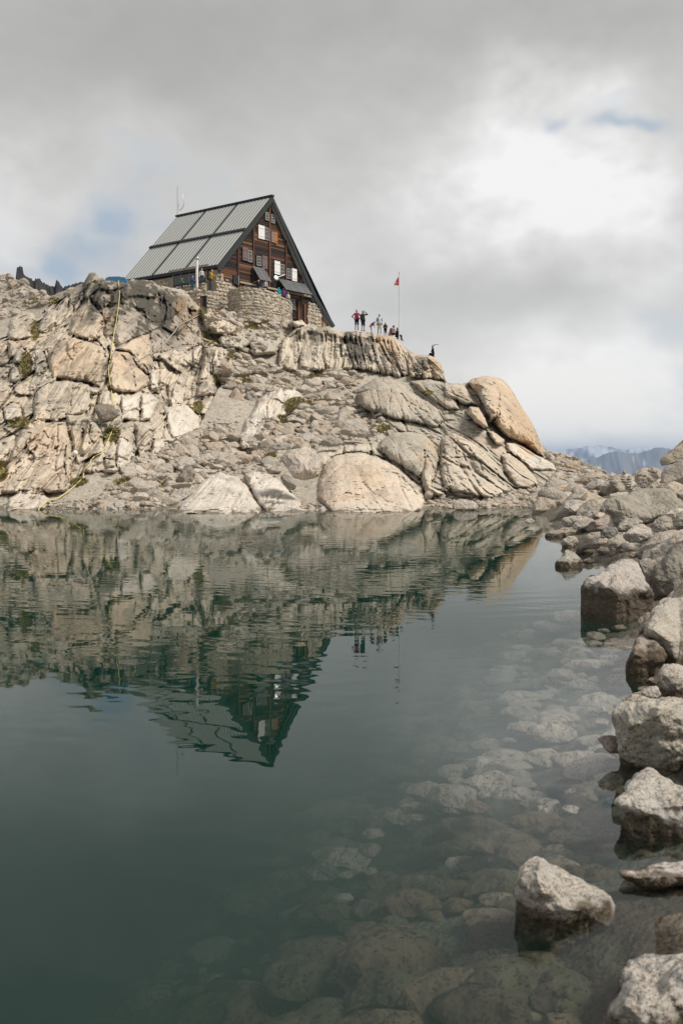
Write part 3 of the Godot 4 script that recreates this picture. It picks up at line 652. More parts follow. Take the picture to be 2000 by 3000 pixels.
	for i in nx:
		var x := HILL_X0 + i * HILL_STEP
		var crest := Vector3.ZERO
		var strip := PackedVector3Array()
		var tint := PackedColorArray()
		var patches_here := patches.filter(func(q): return absf(x - q[0]) < 1.5 * q[2])
		var mosses_here := mosses.filter(func(q): return absf(x - q[0]) < 1.5 * q[2])
		for j in ny:
			var n := i * ny + j
			var y := lerpf(hill_top[i], HILL_BOTTOM, float(j) / (ny - 1))
			var d := hill_d[n]
			var p := at(x, y, d)
			var s := hill_id[n]
			var gx := clampi(int(x) + 70, 0, gw - 1)
			var gy := clampi(int(y) - 775, 0, gh - 1)
			var g := groove[gx * gh + gy]
			var big := noise_a.get_noise_3d(p.x * 0.22, p.y * 0.22, p.z * 0.22)
			var fine := noise_b.get_noise_3d(p.x * 1.6, p.y * 1.6, p.z * 1.6)
			var tiny := noise_b.get_noise_3d(p.x * 5.0, p.y * 5.0, p.z * 5.0)
			var streak := noise_c.get_noise_3d((p.x + 0.75 * smoothstep(950.0, 1300.0, x) * p.y) * 1.1, p.y * 0.14, p.z * 0.2)
			var edge := minf(1.0, j / 14.0)
			var c: Color
			if s >= 0:
				var cs: float = ROCKS[s][7]
				var lean := 0.06 + 0.75 * smoothstep(950.0, 1300.0, x)
				var warp := 0.2 * noise_b.get_noise_3d(p.x * 0.5, p.y * 0.35, 3.0)
				var col1 := stripes.get_noise_3d((p.x + lean * p.y) * 0.62 + warp, p.y * 0.06, p.z * 0.08) + 1.0
				var col2 := stripes.get_noise_3d((p.x + lean * p.y) * 1.5 + warp * 1.6, p.y * 0.2, 9.0 + p.z * 0.2) + 1.0
				var cut := (1.0 - smoothstep(0.01, 0.11, col1)) * 0.95 + (1.0 - smoothstep(0.02, 0.14, col2)) * 0.30
				var lx := p.x + lean * p.y
				var chunk := blocks.get_noise_3d(lx * 0.6 + warp * 1.2, p.y * 0.1 + 0.3 * warp, p.z * 0.1) * 0.42 + blocks.get_noise_3d(lx * 1.35 + warp, p.y * 0.28 + warp, 3.0 + p.z * 0.15) * 0.13 + blocks.get_noise_3d(lx * 3.1 + warp * 2.0, p.y * 1.3, 7.0 + p.z * 0.3) * 0.05
				d += edge * (0.18 + 0.9 * minf(cs, 1.0)) * chunk
				d += edge * (g + (0.12 + 0.88 * cs) * cut + (0.35 + 0.35 * cs) * big * 1.1 - (0.12 + cs) * 0.8 * streak) + 0.17 * fine + 0.09 * tiny
				var t: Array = TINTS[ROCKS[s][6]]
				c = Color(t[0], t[1], t[2])
				var m := 1.10 + 0.16 * big + 0.15 * fine + 0.22 * tiny + 0.22 * streak * (0.4 + cs)
				c = Color(c.r * m, c.g * m, c.b * m)
				var pinkish := smoothstep(0.0, 0.5, noise_a.get_noise_3d(p.x * 0.13 + 40.0, p.y * 0.13, p.z * 0.13))
				c = c.lerp(Color(c.r * 1.05, c.g * 0.96, c.b * 0.89), 0.6 * pinkish)
				var run := noise_c.get_noise_3d(lx * 2.3 + 60.0, p.y * 0.12, p.z * 0.2)
				c = c.lerp(Color(0.12, 0.11, 0.09), smoothstep(0.10, 0.30, run + 0.25 * fine) * (0.10 + 0.26 * minf(cs, 1.0)))   # black runs of lichen where water trickles
				var lich := smoothstep(0.12, 0.45, noise_c.get_noise_3d(p.x * 0.5, p.y * 0.3 + 20.0, p.z * 0.3) + 0.35 * fine) * (0.45 + 0.25 * cs)
				c = c.lerp(Color(0.19, 0.175, 0.145), lich * 0.75)
				for q in patches_here:
					var r2: float = ((x - q[0]) / q[2]) ** 2 + ((y - q[1]) / q[3]) ** 2
					if r2 < 2.2:
						var f: float = q[5] * smoothstep(0.0, 0.55, 1.0 - 0.5 * r2 + 1.3 * streak + 0.6 * fine - 0.3)
						c = c.lerp(Color(q[4][0], q[4][1], q[4][2]), clampf(f, 0.0, 0.92))
			else:
				d += edge * (0.35 * big) + 0.22 * fine + 0.1 * tiny
				var m := 1.0 + 0.22 * fine + 0.25 * tiny + 0.1 * big
				c = Color(0.36 * m, 0.325 * m, 0.27 * m)
				var pale := smoothstep(0.05, 0.4, tiny + 0.4 * fine)
				c = c.lerp(Color(0.43, 0.39, 0.33), 0.6 * pale)
			for q in mosses_here:
				var r2: float = ((x - q[0]) / q[2]) ** 2 + ((y - q[1]) / q[3]) ** 2
				if r2 < 2.0:
					var f := smoothstep(0.25, 0.6, 1.0 - 0.6 * r2 + 0.9 * fine + 0.5 * tiny - 0.15) * (0.9 if s < 0 else 0.55)
					c = c.lerp(Color(0.135 + 0.06 * tiny, 0.118 + 0.03 * fine, 0.05), f)
			p = at(x, y, d)
			hill_d[n] = d
			var wet := smoothstep(0.03, 0.0, p.y - 0.05 - 0.12 * fine)     # weed and silt below the water line
			c = c.lerp(Color(0.10, 0.085, 0.06), 0.75 * wet)
			strip.append(p)
			tint.append(Color(clampf(c.r, 0.02, 0.62), clampf(c.g, 0.02, 0.6), clampf(c.b, 0.015, 0.55)))
		crest = strip[0]
		var away := Vector3(crest.x, 0, crest.z).normalized()
		for b in range(back.size() - 1, -1, -1):
			v.append(crest + away * back[b][0] + Vector3.UP * back[b][1])
			col.append(Color(0.34, 0.30, 0.24))
		v.append_array(strip)
		col.append_array(tint)
		var foot := strip[ny - 1]
		v.append(foot - away * 1.0 + Vector3.DOWN * 9.0)
		col.append(Color(0.06, 0.06, 0.045))
	var t := PackedInt32Array()
	for i in nx - 1:
		for j in rows - 1:
			var a := i * rows + j
			t.append_array([a, a + rows, a + 1, a + rows, a + rows + 1, a + 1])
	var m := solid(v, t, col, false)
	var o := put("rocky_hill", m, M.rock)
	tag(o, "knoll of pale granite cliffs and slabs rising from the lake below the hut", "hill", "", "structure")

# ---------------------------------------------------------------- lake bed, bank, water, far mountains
const SHORE := [[-6.0, 0.3], [0.0, 0.55], [3.2, 1.12], [4.65, 1.6], [5.9, 2.05], [7.5, 2.55], [8.75, 2.95], [11.9, 3.7], [15.0, 4.2], [19.4, 4.85], [25.0, 5.5], [35.0, 6.9], [45.0, 8.5], [90.0, 14.0]]

func shore_x(d: float) -> float:
	for i in SHORE.size() - 1:
		if d <= SHORE[i + 1][0]:
			return lerpf(SHORE[i][1], SHORE[i + 1][1], clampf((d - SHORE[i][0]) / (SHORE[i + 1][0] - SHORE[i][0]), 0.0, 1.0))
	return 14.0

func ground_height(x: float, d: float) -> float:
	var s := x - shore_x(d) + 0.25 * noise_b.get_noise_2d(x * 0.9, d * 0.9)
	var h := 0.0
	if s > 0.0:
		h = 0.02 + 0.30 * minf(s, 2.5) + 0.06 * maxf(0.0, s - 2.5)
		h = minf(h, 1.3)
		h -= 0.12 * maxf(0.0, d - 52.0)
	else:
		s = -s
		h = -0.02 - 0.32 * minf(s, 1.6) - 0.6 * maxf(0.0, s - 1.6)
		h = maxf(h, -9.0)
	return h + 0.10 * noise_a.get_noise_2d(x * 0.6, d * 0.6) + 0.03 * noise_b.get_noise_2d(x * 3.0, d * 3.0)

func build_ground() -> void:
	var v := PackedVector3Array()
	var col := PackedColorArray()
	var t := PackedInt32Array()
	var nx := 230
	var nz := 200
	for i in nx:
		for j in nz:
			var u := float(i) / (nx - 1) * 2.0 - 1.0
			var x := 3.0 + 10.0 * u + 50.0 * u * u * u
			var w := float(j) / (nz - 1)
			var d := -8.0 + 30.0 * w + 80.0 * w * w * w
			var h := ground_height(x, d)
			v.append(Vector3(x, h, -d))
			var f := noise_b.get_noise_2d(x * 4.0, d * 4.0)
			var a := noise_a.get_noise_2d(x * 0.7, d * 0.7)
			var m := 1.0 + 0.25 * f + 0.15 * a
			var c := Color(0.30 * m, 0.265 * m, 0.215 * m)
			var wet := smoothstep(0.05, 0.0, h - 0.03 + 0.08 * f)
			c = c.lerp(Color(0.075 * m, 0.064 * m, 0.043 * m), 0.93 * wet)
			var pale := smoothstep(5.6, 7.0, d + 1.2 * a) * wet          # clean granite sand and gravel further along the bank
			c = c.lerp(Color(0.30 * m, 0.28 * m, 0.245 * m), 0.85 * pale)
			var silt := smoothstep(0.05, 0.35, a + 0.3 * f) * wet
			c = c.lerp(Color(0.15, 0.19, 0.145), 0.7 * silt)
			col.append(c)
	for i in nx - 1:
		for j in nz - 1:
			var a := i * nz + j
			t.append_array([a, a + 1, a + nz, a + 1, a + nz + 1, a + nz])
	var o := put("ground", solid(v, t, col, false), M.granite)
	tag(o, "stony lake bed and gravel bank under the boulders", "ground", "", "structure")

func build_water() -> void:
	var n := 400
	var waves := []
	var wr := RandomNumberGenerator.new()
	wr.seed = 88
	for k in 26:
		var len_px := 1.0
		var kx := 0
		var ky := 0
		# tile is 7 m across: whole numbers of waves per tile
		var count := exp(wr.randf_range(log(12.0), log(90.0)))
		var ang := wr.randf_range(-0.65, 0.65) + (PI if wr.randf() < 0.3 else 0.0)
		kx = roundi(count * sin(ang))
		ky = roundi(count * cos(ang))
		if kx == 0 and ky == 0: continue
		var c := sqrt(kx * kx + ky * ky)
		var slope: float = 0.00085 * (1.0 if c < 26 else 0.75)
		waves.append([kx, ky, wr.randf() * TAU, slope * kx / c, slope * ky / c])
	var table := PackedFloat32Array()
	for i in n:
		table.append(cos(TAU * i / n))
	var gust := fast_noise(FastNoiseLite.TYPE_SIMPLEX_SMOOTH, 0.006, 3, 12).get_seamless_image(n, n).get_data()
	var data := PackedFloat32Array()
	data.resize(n * n * 3)
	for y in n:
		for x in n:
			var sx := 0.0
			var sy := 0.0
			for w in waves:
				var c := table[posmod(w[0] * x + w[1] * y + int(w[2] * n / TAU), n)]
				sx += c * w[3]
				sy += c * w[4]
			var a := 0.35 + 1.5 * smoothstep(0.35, 0.75, gust[y * n + x] / 255.0)
			var at_ := (y * n + x) * 3
			data[at_] = 0.5 - 0.5 * sx * a * 10.0
			data[at_ + 1] = 0.5 - 0.5 * sy * a * 10.0
			data[at_ + 2] = 1.0
	var im := Image.create_from_data(n, n, false, Image.FORMAT_RGBF, data.to_byte_array())
	var m := StandardMaterial3D.new()
	m.transparency = BaseMaterial3D.TRANSPARENCY_ALPHA
	m.albedo_color = Color(0.10, 0.16, 0.13, 0.0)
	m.roughness = 0.0
	m.metallic_specular = 0.415
	m.normal_enabled = true
	m.normal_texture = ImageTexture.create_from_image(im)
	m.normal_scale = 0.1
	m.texture_repeat = true
	var v := PackedVector3Array([Vector3(-64, 0, 8), Vector3(26, 0, 8), Vector3(-64, 0, -64), Vector3(26, 0, -64)])
	var uv := PackedVector2Array()
	for p in v:
		uv.append(Vector2(p.x / 7.0, p.z / 7.0))
	var o := put("water", solid(v, PackedInt32Array([0, 2, 1, 1, 2, 3]), PackedColorArray(), false, uv), m)
	tag(o, "calm clear tarn mirroring the rocky knoll and the clouds", "water", "", "structure")
	var f := FogVolume.new()
	f.name = "water_body"
	f.shape = RenderingServer.FOG_VOLUME_SHAPE_BOX
	f.size = Vector3(90, 12.0, 72)
	f.position = Vector3(-19, -6.02, -28)
	var fm := FogMaterial.new()
	fm.density = 0.75
	fm.albedo = lin(0.008, 0.085, 0.058)
	f.material = fm
	add_child(f)
	tag(f, "deep green water of the tarn", "water", "", "structure")

func build_mountains() -> void:
	# ridge lines in photo pixels, each range with its own distance
	var ranges := [
		[7000.0, [1380, 1345, 1460, 1338, 1560, 1322, 1640, 1316, 1690, 1306, 1760, 1300, 1830, 1312, 1900, 1305, 1960, 1318, 2060, 1300, 2200, 1310], 0.55, "snowy pale mountain range on the horizon beyond the saddle", 3],
		[4600.0, [1500, 1395, 1640, 1365, 1700, 1346, 1760, 1330, 1805, 1314, 1850, 1325, 1880, 1322, 1925, 1305, 1960, 1309, 1990, 1322, 2100, 1345, 2250, 1330], 0.08, "hazy blue mountain ridge beyond the saddle, before the snowy range", 4],
	]
	for r in ranges:
		var d0: float = r[0]
		var line: Array = r[1]
		var v := PackedVector3Array()
		var col := PackedColorArray()
		var t := PackedInt32Array()
		var nx := 260
		var nz := 46
		for i in nx:
			var px := lerpf(line[0], line[line.size() - 2], float(i) / (nx - 1))
			var k := 0
			while k < line.size() / 2 - 2 and px > line[2 * k + 2]: k += 1
			var py: float = lerpf(line[2 * k + 1], line[2 * k + 3], clampf((px - line[2 * k]) / (line[2 * k + 2] - line[2 * k]), 0.0, 1.0))
			var top := at(px, py, d0)
			var crest := d0 * 0.0016 * noise_a.get_noise_2d(px * 0.05, d0)
			for j in nz:
				var w := float(j) / (nz - 1)
				var run := (w - 0.12) * d0 * 0.36
				var p := Vector3(top.x * (1.0 - run / d0 * 0.6), 0, top.z + run)
				var rib := noise_a.get_noise_2d(p.x / d0 * 22.0 + 1.5 * w, r[4] + w * 3.0) * 1.0 + noise_b.get_noise_2d(p.x / d0 * 60.0 + 9.0 * w, w * 11.0) * 0.5
				var fall := absf(run) * (0.62 + 0.06 * rib * minf(1.0, absf(run) / d0 * 14.0)) 
				p.y = top.y + crest * exp(-absf(w - 0.12) * 14.0) - fall + d0 * 0.008 * noise_c.get_noise_2d(p.x / d0 * 30.0, p.z / d0 * 18.0) * minf(1.0, absf(run) / d0 * 30.0)
				v.append(p)
				var g := noise_c.get_noise_3d(p.x / d0 * 45.0, p.y / d0 * 110.0, p.z / d0 * 30.0)
				var c := Color(0.20, 0.20, 0.195).lerp(Color(0.13, 0.145, 0.10), smoothstep(0.3, 0.7, w + 0.4 * g))
				var snow: float = smoothstep(0.0, 0.25, r[2] - w * 1.6 + 0.8 * g + 0.25 * rib - 0.15) if r[2] > 0.2 else smoothstep(0.35, 0.5, g + 0.2 - w) * 0.7
				c = c.lerp(Color(0.62, 0.64, 0.66), snow * 0.8)
				col.append(c)
		for i in nx - 1:
			for j in nz - 1:
				var a := i * nz + j
				t.append_array([a, a + nz, a + 1, a + nz, a + nz + 1, a + 1])
		var o := put("mountain", solid(v, t, col, false), M.rock)
		tag(o, r[3], "mountain", "", "structure")
	# valley floor under them
	var fl := PackedVector3Array([Vector3(-9000, -620, -900), Vector3(14000, -620, -900), Vector3(-9000, -620, -12000), Vector3(14000, -620, -12000)])
	var cc := PackedColorArray([Color(0.08, 0.1, 0.06), Color(0.08, 0.1, 0.06), Color(0.08, 0.1, 0.06), Color(0.08, 0.1, 0.06)])
	tag(put("valley", solid(fl, PackedInt32Array([0, 2, 1, 1, 2, 3]), cc, false), M.rock), "green valley floor far below the saddle", "valley", "", "structure")

# ---------------------------------------------------------------- stones and boulders
func stone_mesh(the_seed: int, flatness: float) -> ArrayMesh:
	var r := RandomNumberGenerator.new()
	r.seed = the_seed
	var v := PackedVector3Array()
	var t := PackedInt32Array()
	var nu := 12
	var nv := 7
	for j in nv + 1:
		for i in nu:
			var a := TAU * i / nu + 0.2 * j
			var b := PI * j / nv
			v.append(Vector3(cos(a) * sin(b), cos(b), sin(a) * sin(b)))
	for j in nv:
		for i in nu:
			var a := j * nu + i
			var b := j * nu + (i + 1) % nu
			if j > 0: t.append_array([a, b, a + nu])
			if j < nv - 1: t.append_array([b, b + nu, a + nu])
	for k in 13:
		var n := Vector3(r.randfn(), r.randfn(), r.randfn()).normalized()
		var off := r.randf_range(0.52, 0.86)
		for i in v.size():
			var far := v[i].dot(n) - off
			if far > 0.0: v[i] -= n * far * 0.96
	for i in v.size():
		v[i] = (v[i] * (1.0 + 0.07 * noise_b.get_noise_3dv(v[i] * 1.7 + Vector3.ONE * the_seed))) * Vector3(1.25, flatness, 1.0)
	# sharp edges: every triangle on its own
	var v2 := PackedVector3Array()
	var t2 := PackedInt32Array()
	var c := PackedColorArray()
	var m := solid(v, t)
	var arr := m.surface_get_arrays(0)
	var vv: PackedVector3Array = arr[Mesh.ARRAY_VERTEX]
	var nn: PackedVector3Array = arr[Mesh.ARRAY_NORMAL]
	var tt: PackedInt32Array = arr[Mesh.ARRAY_INDEX]
	var n2 := PackedVector3Array()
	for i in range(0, tt.size(), 3):
		var f := (vv[tt[i + 2]] - vv[tt[i]]).cross(vv[tt[i + 1]] - vv[tt[i]])
		if f.length() < 1e-6: continue
		f = f.normalized()
		for k in 3:
			v2.append(vv[tt[i + k]])
			n2.append((f * 0.93 + nn[tt[i + k]] * 0.07).normalized())
			t2.append(v2.size() - 1)
			var g := 1.0 + 0.14 * noise_b.get_noise_3dv(vv[tt[i + k]] * 2.3 + Vector3.ONE * the_seed)
			c.append(Color(g, g, g))
	arr[Mesh.ARRAY_VERTEX] = v2
	arr[Mesh.ARRAY_NORMAL] = n2
	arr[Mesh.ARRAY_INDEX] = t2
	arr[Mesh.ARRAY_COLOR] = c
	arr[Mesh.ARRAY_TANGENT] = null
	var out := ArrayMesh.new()
	out.add_surface_from_arrays(Mesh.PRIMITIVE_TRIANGLES, arr)
	return out

const STONE_TONES := [[0.53, 0.485, 0.42], [0.47, 0.425, 0.36], [0.59, 0.55, 0.49], [0.41, 0.38, 0.325], [0.51, 0.44, 0.36], [0.49, 0.465, 0.42]]
const TONE_WORDS := ["pale grey", "brownish grey", "whitish", "dark grey", "tan", "light grey"]
const FORM_WORDS := ["rock", "rock", "flat rock", "blocky rock", "rock", "thin slab", "rock", "flat rock", "blocky rock"]
var stone_kinds := []
var stone_mats := []

func scatter(areas: Array, count: int, lo: float, hi: float, steep: float) -> Array:
	var out := []
	for which in areas.size():
		var a: Array = areas[which]
		var p := to_photo(a[0], a[1])
		var l := p[0]
		var h := p[0]
		for q in p:
			l = l.min(q)
			h = h.max(q)
		var n := int(count * a[2])
		var tries := 0
		while n > 0 and tries < count * 30:
			tries += 1
			var q := Vector2(rng.randf_range(l.x, h.x), rng.randf_range(l.y, h.y))
			if not Geometry2D.is_point_in_polygon(q, p): continue
			n -= 1
			var size: float = lo * pow(hi / lo, pow(rng.randf(), steep)) * a[3]
			out.append([q.x, q.y, size, which])
	return out

func build_scree() -> void:
	for k in 9:
		stone_kinds.append(stone_mesh(100 + k, [0.62, 0.78, 0.5, 0.9, 0.66, 0.42, 0.72, 0.55, 0.8][k]))
	for c in STONE_TONES:
		var s: StandardMaterial3D = M.stone.duplicate()
		s.albedo_color = lin(c[0] * 1.45, c[1] * 1.45, c[2] * 1.45)
		stone_mats.append(s)
	# crop, outline, share of the stones, size
	var slope := [
		["mid", [100, 380, 280, 330, 530, 400, 820, 400, 1000, 420, 900, 530, 960, 640, 1100, 680, 1090, 800, 700, 850, 400, 860, 450, 750, 620, 580, 590, 500, 330, 560, 120, 500], 0.34, 1.0],
		["foot", [640, 700, 780, 560, 960, 420, 1100, 360, 1320, 250, 1560, 150, 1560, 500, 1420, 520, 1240, 640, 1140, 740, 900, 760, 640, 760], 0.26, 1.1],
		["slab", [-60, 400, 60, 250, 250, 200, 400, 60, 700, 0, 900, 20, 1050, 100, 900, 200, 700, 240, 480, 290, 440, 400, 200, 400], 0.16, 1.1],
		["crag", [-60, 110, 60, 105, 220, 190, 330, 250, 470, 200, 530, 200, 300, 300, 60, 380, -60, 420], 0.10, 0.7],
		["mid", [0, 60, 140, 30, 300, 60, 560, 110, 480, 200, 260, 300, 340, 380, 180, 340, 120, 240, 0, 170], 0.09, 0.8],
		["foot", [860, 560, 960, 430, 1080, 370, 1310, 250, 1420, 200, 1330, 330, 1130, 440, 980, 520], 0.10, 0.6],
		["hut", [620, 840, 800, 878, 1000, 900, 1210, 910, 1260, 960, 1000, 960, 850, 930, 640, 880], 0.05, 0.55],
	]
	var beach := [
		["knoll", [590, 880, 740, 850, 850, 740, 770, 640, 850, 660, 1000, 700, 1110, 760, 1150, 900, 1080, 1010, 940, 990, 800, 965, 600, 955, 400, 940, 480, 900], 0.78, 1.0],
		["knoll", [80, 880, 200, 880, 440, 910, 640, 900, 640, 960, 400, 960, 120, 965], 0.12, 0.9],
		["foot", [330, 720, 650, 690, 1100, 740, 1120, 770, 640, 775, 330, 770], 0.07, 0.9],
		["slab", [600, 560, 690, 580, 770, 620, 780, 650, 640, 650, 580, 600], 0.03, 0.9],
	]
	var sets := [
		[scatter(slope, 2300, 8.0, 66.0, 2.1), "slope_rock", ["in the scree under the cliff band", "in the rubble between the crag and the shore slabs", "on the slope above the wedged boulder", "on the upper slope before the dark ridge", "in the gully beside the terrace wall", "in the gravel chute under the crag", "at the foot of the terrace wall"], "rocks of the scree slope", "small_slope_rocks", "small loose rocks and rubble of the scree slope", 0.62],
		[scatter(beach, 2000, 7.0, 38.0, 1.9), "shore_rock", ["on the stony shore below the orange dome", "at the water under the ribbed granite", "on the gravel at the foot of the crag", "in the gap between the shore slab and the dome"], "rocks of the stony shore", "small_shore_rocks", "small stones of the far shore", 0.5],
	]
	for s in sets:
		var all: Array = s[0]
		all.sort_custom(func(a, b): return a[2] > b[2])
		var rest := []
		for k in all.size():
			var q: Array = all[k]
			var d := hill_depth(q[0], q[1])
			var r: float = q[2] * 0.5 * d / LENS
			var where := at(q[0], q[1], d) 
			if where.y < -0.25: continue
			where.y += r * 0.12
			var b := Basis.from_euler(Vector3(rng.randf_range(-0.35, 0.35), rng.randf() * TAU, rng.randf_range(-0.35, 0.35))).scaled(Vector3(r, r * rng.randf_range(0.75, 1.15), r))
			if k < 280:
				var form := rng.randi() % 9
				var tone := rng.randi() % 6
				var o := put(s[1], stone_kinds[form], stone_mats[tone])
				o.transform = Transform3D(b, where)
				tag(o, "%s %s %s lying %s" % [["large", "middling", "small"][0 if k < 60 else 1 if k < 150 else 2], TONE_WORDS[tone], FORM_WORDS[form], s[2][q[3]]], "rock", s[3])
			else:
				rest.append([Transform3D(b, where), STONE_TONES[rng.randi() % 6]])
		# gravel between them
		var areas: Array = slope if s[1] == "slope_rock" else beach
		for q in scatter(areas, 3000, 3.0, 8.0, 1.4):
			var d := hill_depth(q[0], q[1])
			var r: float = q[2] * 0.5 * d / LENS
			var where := at(q[0], q[1], d)
			if where.y < -0.1: continue
			rest.append([Transform3D(Basis.from_euler(Vector3(rng.randf() * 6.0, rng.randf() * TAU, 0)).scaled(Vector3(r, r, r)), where), STONE_TONES[rng.randi() % 6]])
		stuff_of(s[4], s[5], rest)

func stuff_of(called: String, label: String, rest: Array) -> void:
	var mm := MultiMesh.new()
	mm.transform_format = MultiMesh.TRANSFORM_3D
	mm.use_colors = true
	mm.mesh = stone_kinds[1]
	mm.instance_count = rest.size()
	for k in rest.size():
		mm.set_instance_transform(k, rest[k][0])
		var c: Array = rest[k][1]
		mm.set_instance_color(k, Color(c[0] * 1.45, c[1] * 1.45, c[2] * 1.45))
	var o := MultiMeshInstance3D.new()
	o.name = called
	o.multimesh = mm
	o.material_override = M.stone
	add_child(o)
	tag(o, label, "rocks", "", "stuff")

func boulder(called: String, p: PackedVector2Array, d: float, o: Dictionary) -> MeshInstance3D:
	var n: int = o.get("n", 56)
	var rings: int = o.get("rings", 13)
	# round the corners a little and resample the outline evenly
	var q := PackedVector2Array()
	for i in p.size():
		var a := p[i]
		var b := p[(i + 1) % p.size()]
		q.append(a.lerp(b, 0.2))
		q.append(a.lerp(b, 0.8))
	var total := 0.0
	for i in q.size():
		total += q[i].distance_to(q[(i + 1) % q.size()])
	var line := PackedVector2Array()
	var seg := 0
	var gone := 0.0
	for k in n:
		var want := total * k / n
		while gone + q[seg].distance_to(q[(seg + 1) % q.size()]) < want:
			gone += q[seg].distance_to(q[(seg + 1) % q.size()])
			seg += 1
		line.append(q[seg].lerp(q[(seg + 1) % q.size()], (want - gone) / maxf(0.001, q[seg].distance_to(q[(seg + 1) % q.size()]))))
	var mid := Vector2.ZERO
	var lo := line[0]
	var hi := line[0]
	for a in line:
		mid += a / n
		lo = lo.min(a)
		hi = hi.max(a)
	var m := d / LENS
	var size := (hi - lo).length() * 0.5 * m
	var T: float = o.get("thick", 0.75) * minf(hi.x - lo.x, hi.y - lo.y) * m * 0.6
	var ridge: PackedVector2Array = o.get("ridge", PackedVector2Array())
	var v := PackedVector3Array()
	var idx := PackedInt32Array()
	var rim := PackedFloat32Array()
	var mean := 0.0
	for i in n:
		rim.append(recede(line[i], ridge, hi.y, m))
		mean += rim[i] / n
	for k in rings + 1:
		var s := cos(PI * 0.5 * k / rings)
		for i in n:
			var a := mid.lerp(line[i], s)
			v.append(at(a.x, a.y, d + recede(a, ridge, hi.y, m) - T * pow(maxf(0.0, 1.0 - s * s * s * s), 0.5)))
	var back := rings / 2
	for k in range(1, back + 1):
		var s := cos(PI * 0.5 * k / back)
		for i in n:
			var a := mid.lerp(line[i], s)
			v.append(at(a.x, a.y, d + lerpf(mean, rim[i], s) + (T * 1.1 + size * 0.25) * sqrt(1.0 - s * s)))
	for k in rings:
		for i in n:
			var i2 := (i + 1) % n
			idx.append_array([k * n + i, k * n + i2, (k + 1) * n + i, k * n + i2, (k + 1) * n + i2, (k + 1) * n + i])
	for k in back:
		for i in n:
			var i2 := (i + 1) % n
			var r0 := 0 if k == 0 else (rings + k) * n
			var r1 := (rings + k + 1) * n
			idx.append_array([r0 + i, r1 + i, r0 + i2, r0 + i2, r1 + i, r1 + i2])
	var heart := at(mid.x, mid.y, d + mean)
	# flat breaks on the near side
	var cr := RandomNumberGenerator.new()
	cr.seed = 500 + int(taken.get(called, 0))
	for k in int(o.get("cuts", 8)):
		var nn := Vector3(cr.randf_range(-0.8, 0.8), cr.randf_range(-0.5, 0.9), 1.0).normalized()
		var most := 0.0
		for a in v: most = maxf(most, (a - heart).dot(nn))
		most *= cr.randf_range(0.72, 0.93)
		for i in v.size():
			var over := (v[i] - heart).dot(nn) - most
			if over > 0.0: v[i] -= nn * over * 0.97
	var seat := Vector3(heart.x, 1e9, heart.z)
	var tone: Array = o.get("tint", [0.42, 0.39, 0.335]).duplicate()
	var even: float = (tone[0] + tone[1] + tone[2]) / 3.0
	for k in 3: tone[k] = lerpf(tone[k], even, 0.3) * 1.08
	var c := PackedColorArray()
	var floor_y := at(hi.x, hi.y, d).y
	var tall := (hi.y - lo.y) * m
	var rough: float = o.get("rough", 1.0)
	var salt := float(taken.get(called, 0)) * 3.7
	for i in v.size():
		var a := v[i]
		var f := a / size
		var out := (a - heart).normalized()
		var facet := cells.get_noise_3d(f.x * 1.3 + salt, f.y * 1.3, f.z * 1.3) + 1.0
		var bump := noise_a.get_noise_3d(f.x * 1.5 + salt, f.y * 1.5, f.z * 1.5)
		var fine := noise_b.get_noise_3d(a.x * 9.0, a.y * 9.0, a.z * 9.0)
		var grit := noise_b.get_noise_3d(a.x * 30.0, a.y * 30.0, a.z * 30.0)
		v[i] = a + out * size * rough * (0.10 * bump - 0.09 * (1.0 - smoothstep(0.0, 0.3, facet)) * 0.6 + 0.015 * fine) + out * 0.004 * grit
		if o.get("root", 0.0) > 0.0 and tall > 0.2:                                     # the foot goes on under water
			var low: float = (v[i].y - floor_y) / tall
			if low < 0.3: v[i].y -= (0.3 - low) / 0.3 * minf(float(o.root), tall * 0.7)
		seat.y = minf(seat.y, v[i].y)
		var g := 1.0 + 0.16 * bump + 0.14 * fine + 0.08 * grit
		var col := Color(tone[0] * g, tone[1] * g, tone[2] * g)
		var lich := smoothstep(0.1, 0.5, noise_c.get_noise_3d(a.x * 2.2 + salt, a.y * 2.2, a.z * 2.2) + 0.3 * fine)
		col = col.lerp(Color(tone[0] * 0.45, tone[1] * 0.45, tone[2] * 0.43), 0.5 * lich)
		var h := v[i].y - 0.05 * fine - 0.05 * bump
		var weed_shade := smoothstep(0.03, -0.03, h - float(o.get("stain_shade", 0.12)) * 0.5 - 0.06 * noise_c.get_noise_3d(a.x * 3.0, a.y * 3.0, a.z * 3.0))   # brown weed and silt up to the tide mark; a high setting also paints shade
		col = col.lerp(Color(0.09 * g, 0.072 * g, 0.048 * g), 0.9 * weed_shade)
		c.append(Color(minf(col.r * 1.45, 0.95), minf(col.g * 1.45, 0.95), minf(col.b * 1.45, 0.95)))
	for i in v.size():
		v[i] -= seat
	var e := put(called, solid(v, idx, c), o.get("mat", M.granite), self, seat)
	tag(e, o.get("label", ""), "boulder", o.get("group", ""))
	return e

func hi_of(p: PackedVector2Array) -> float:
	var y := 0.0
	for q in p: y = maxf(y, q.y)
	return y

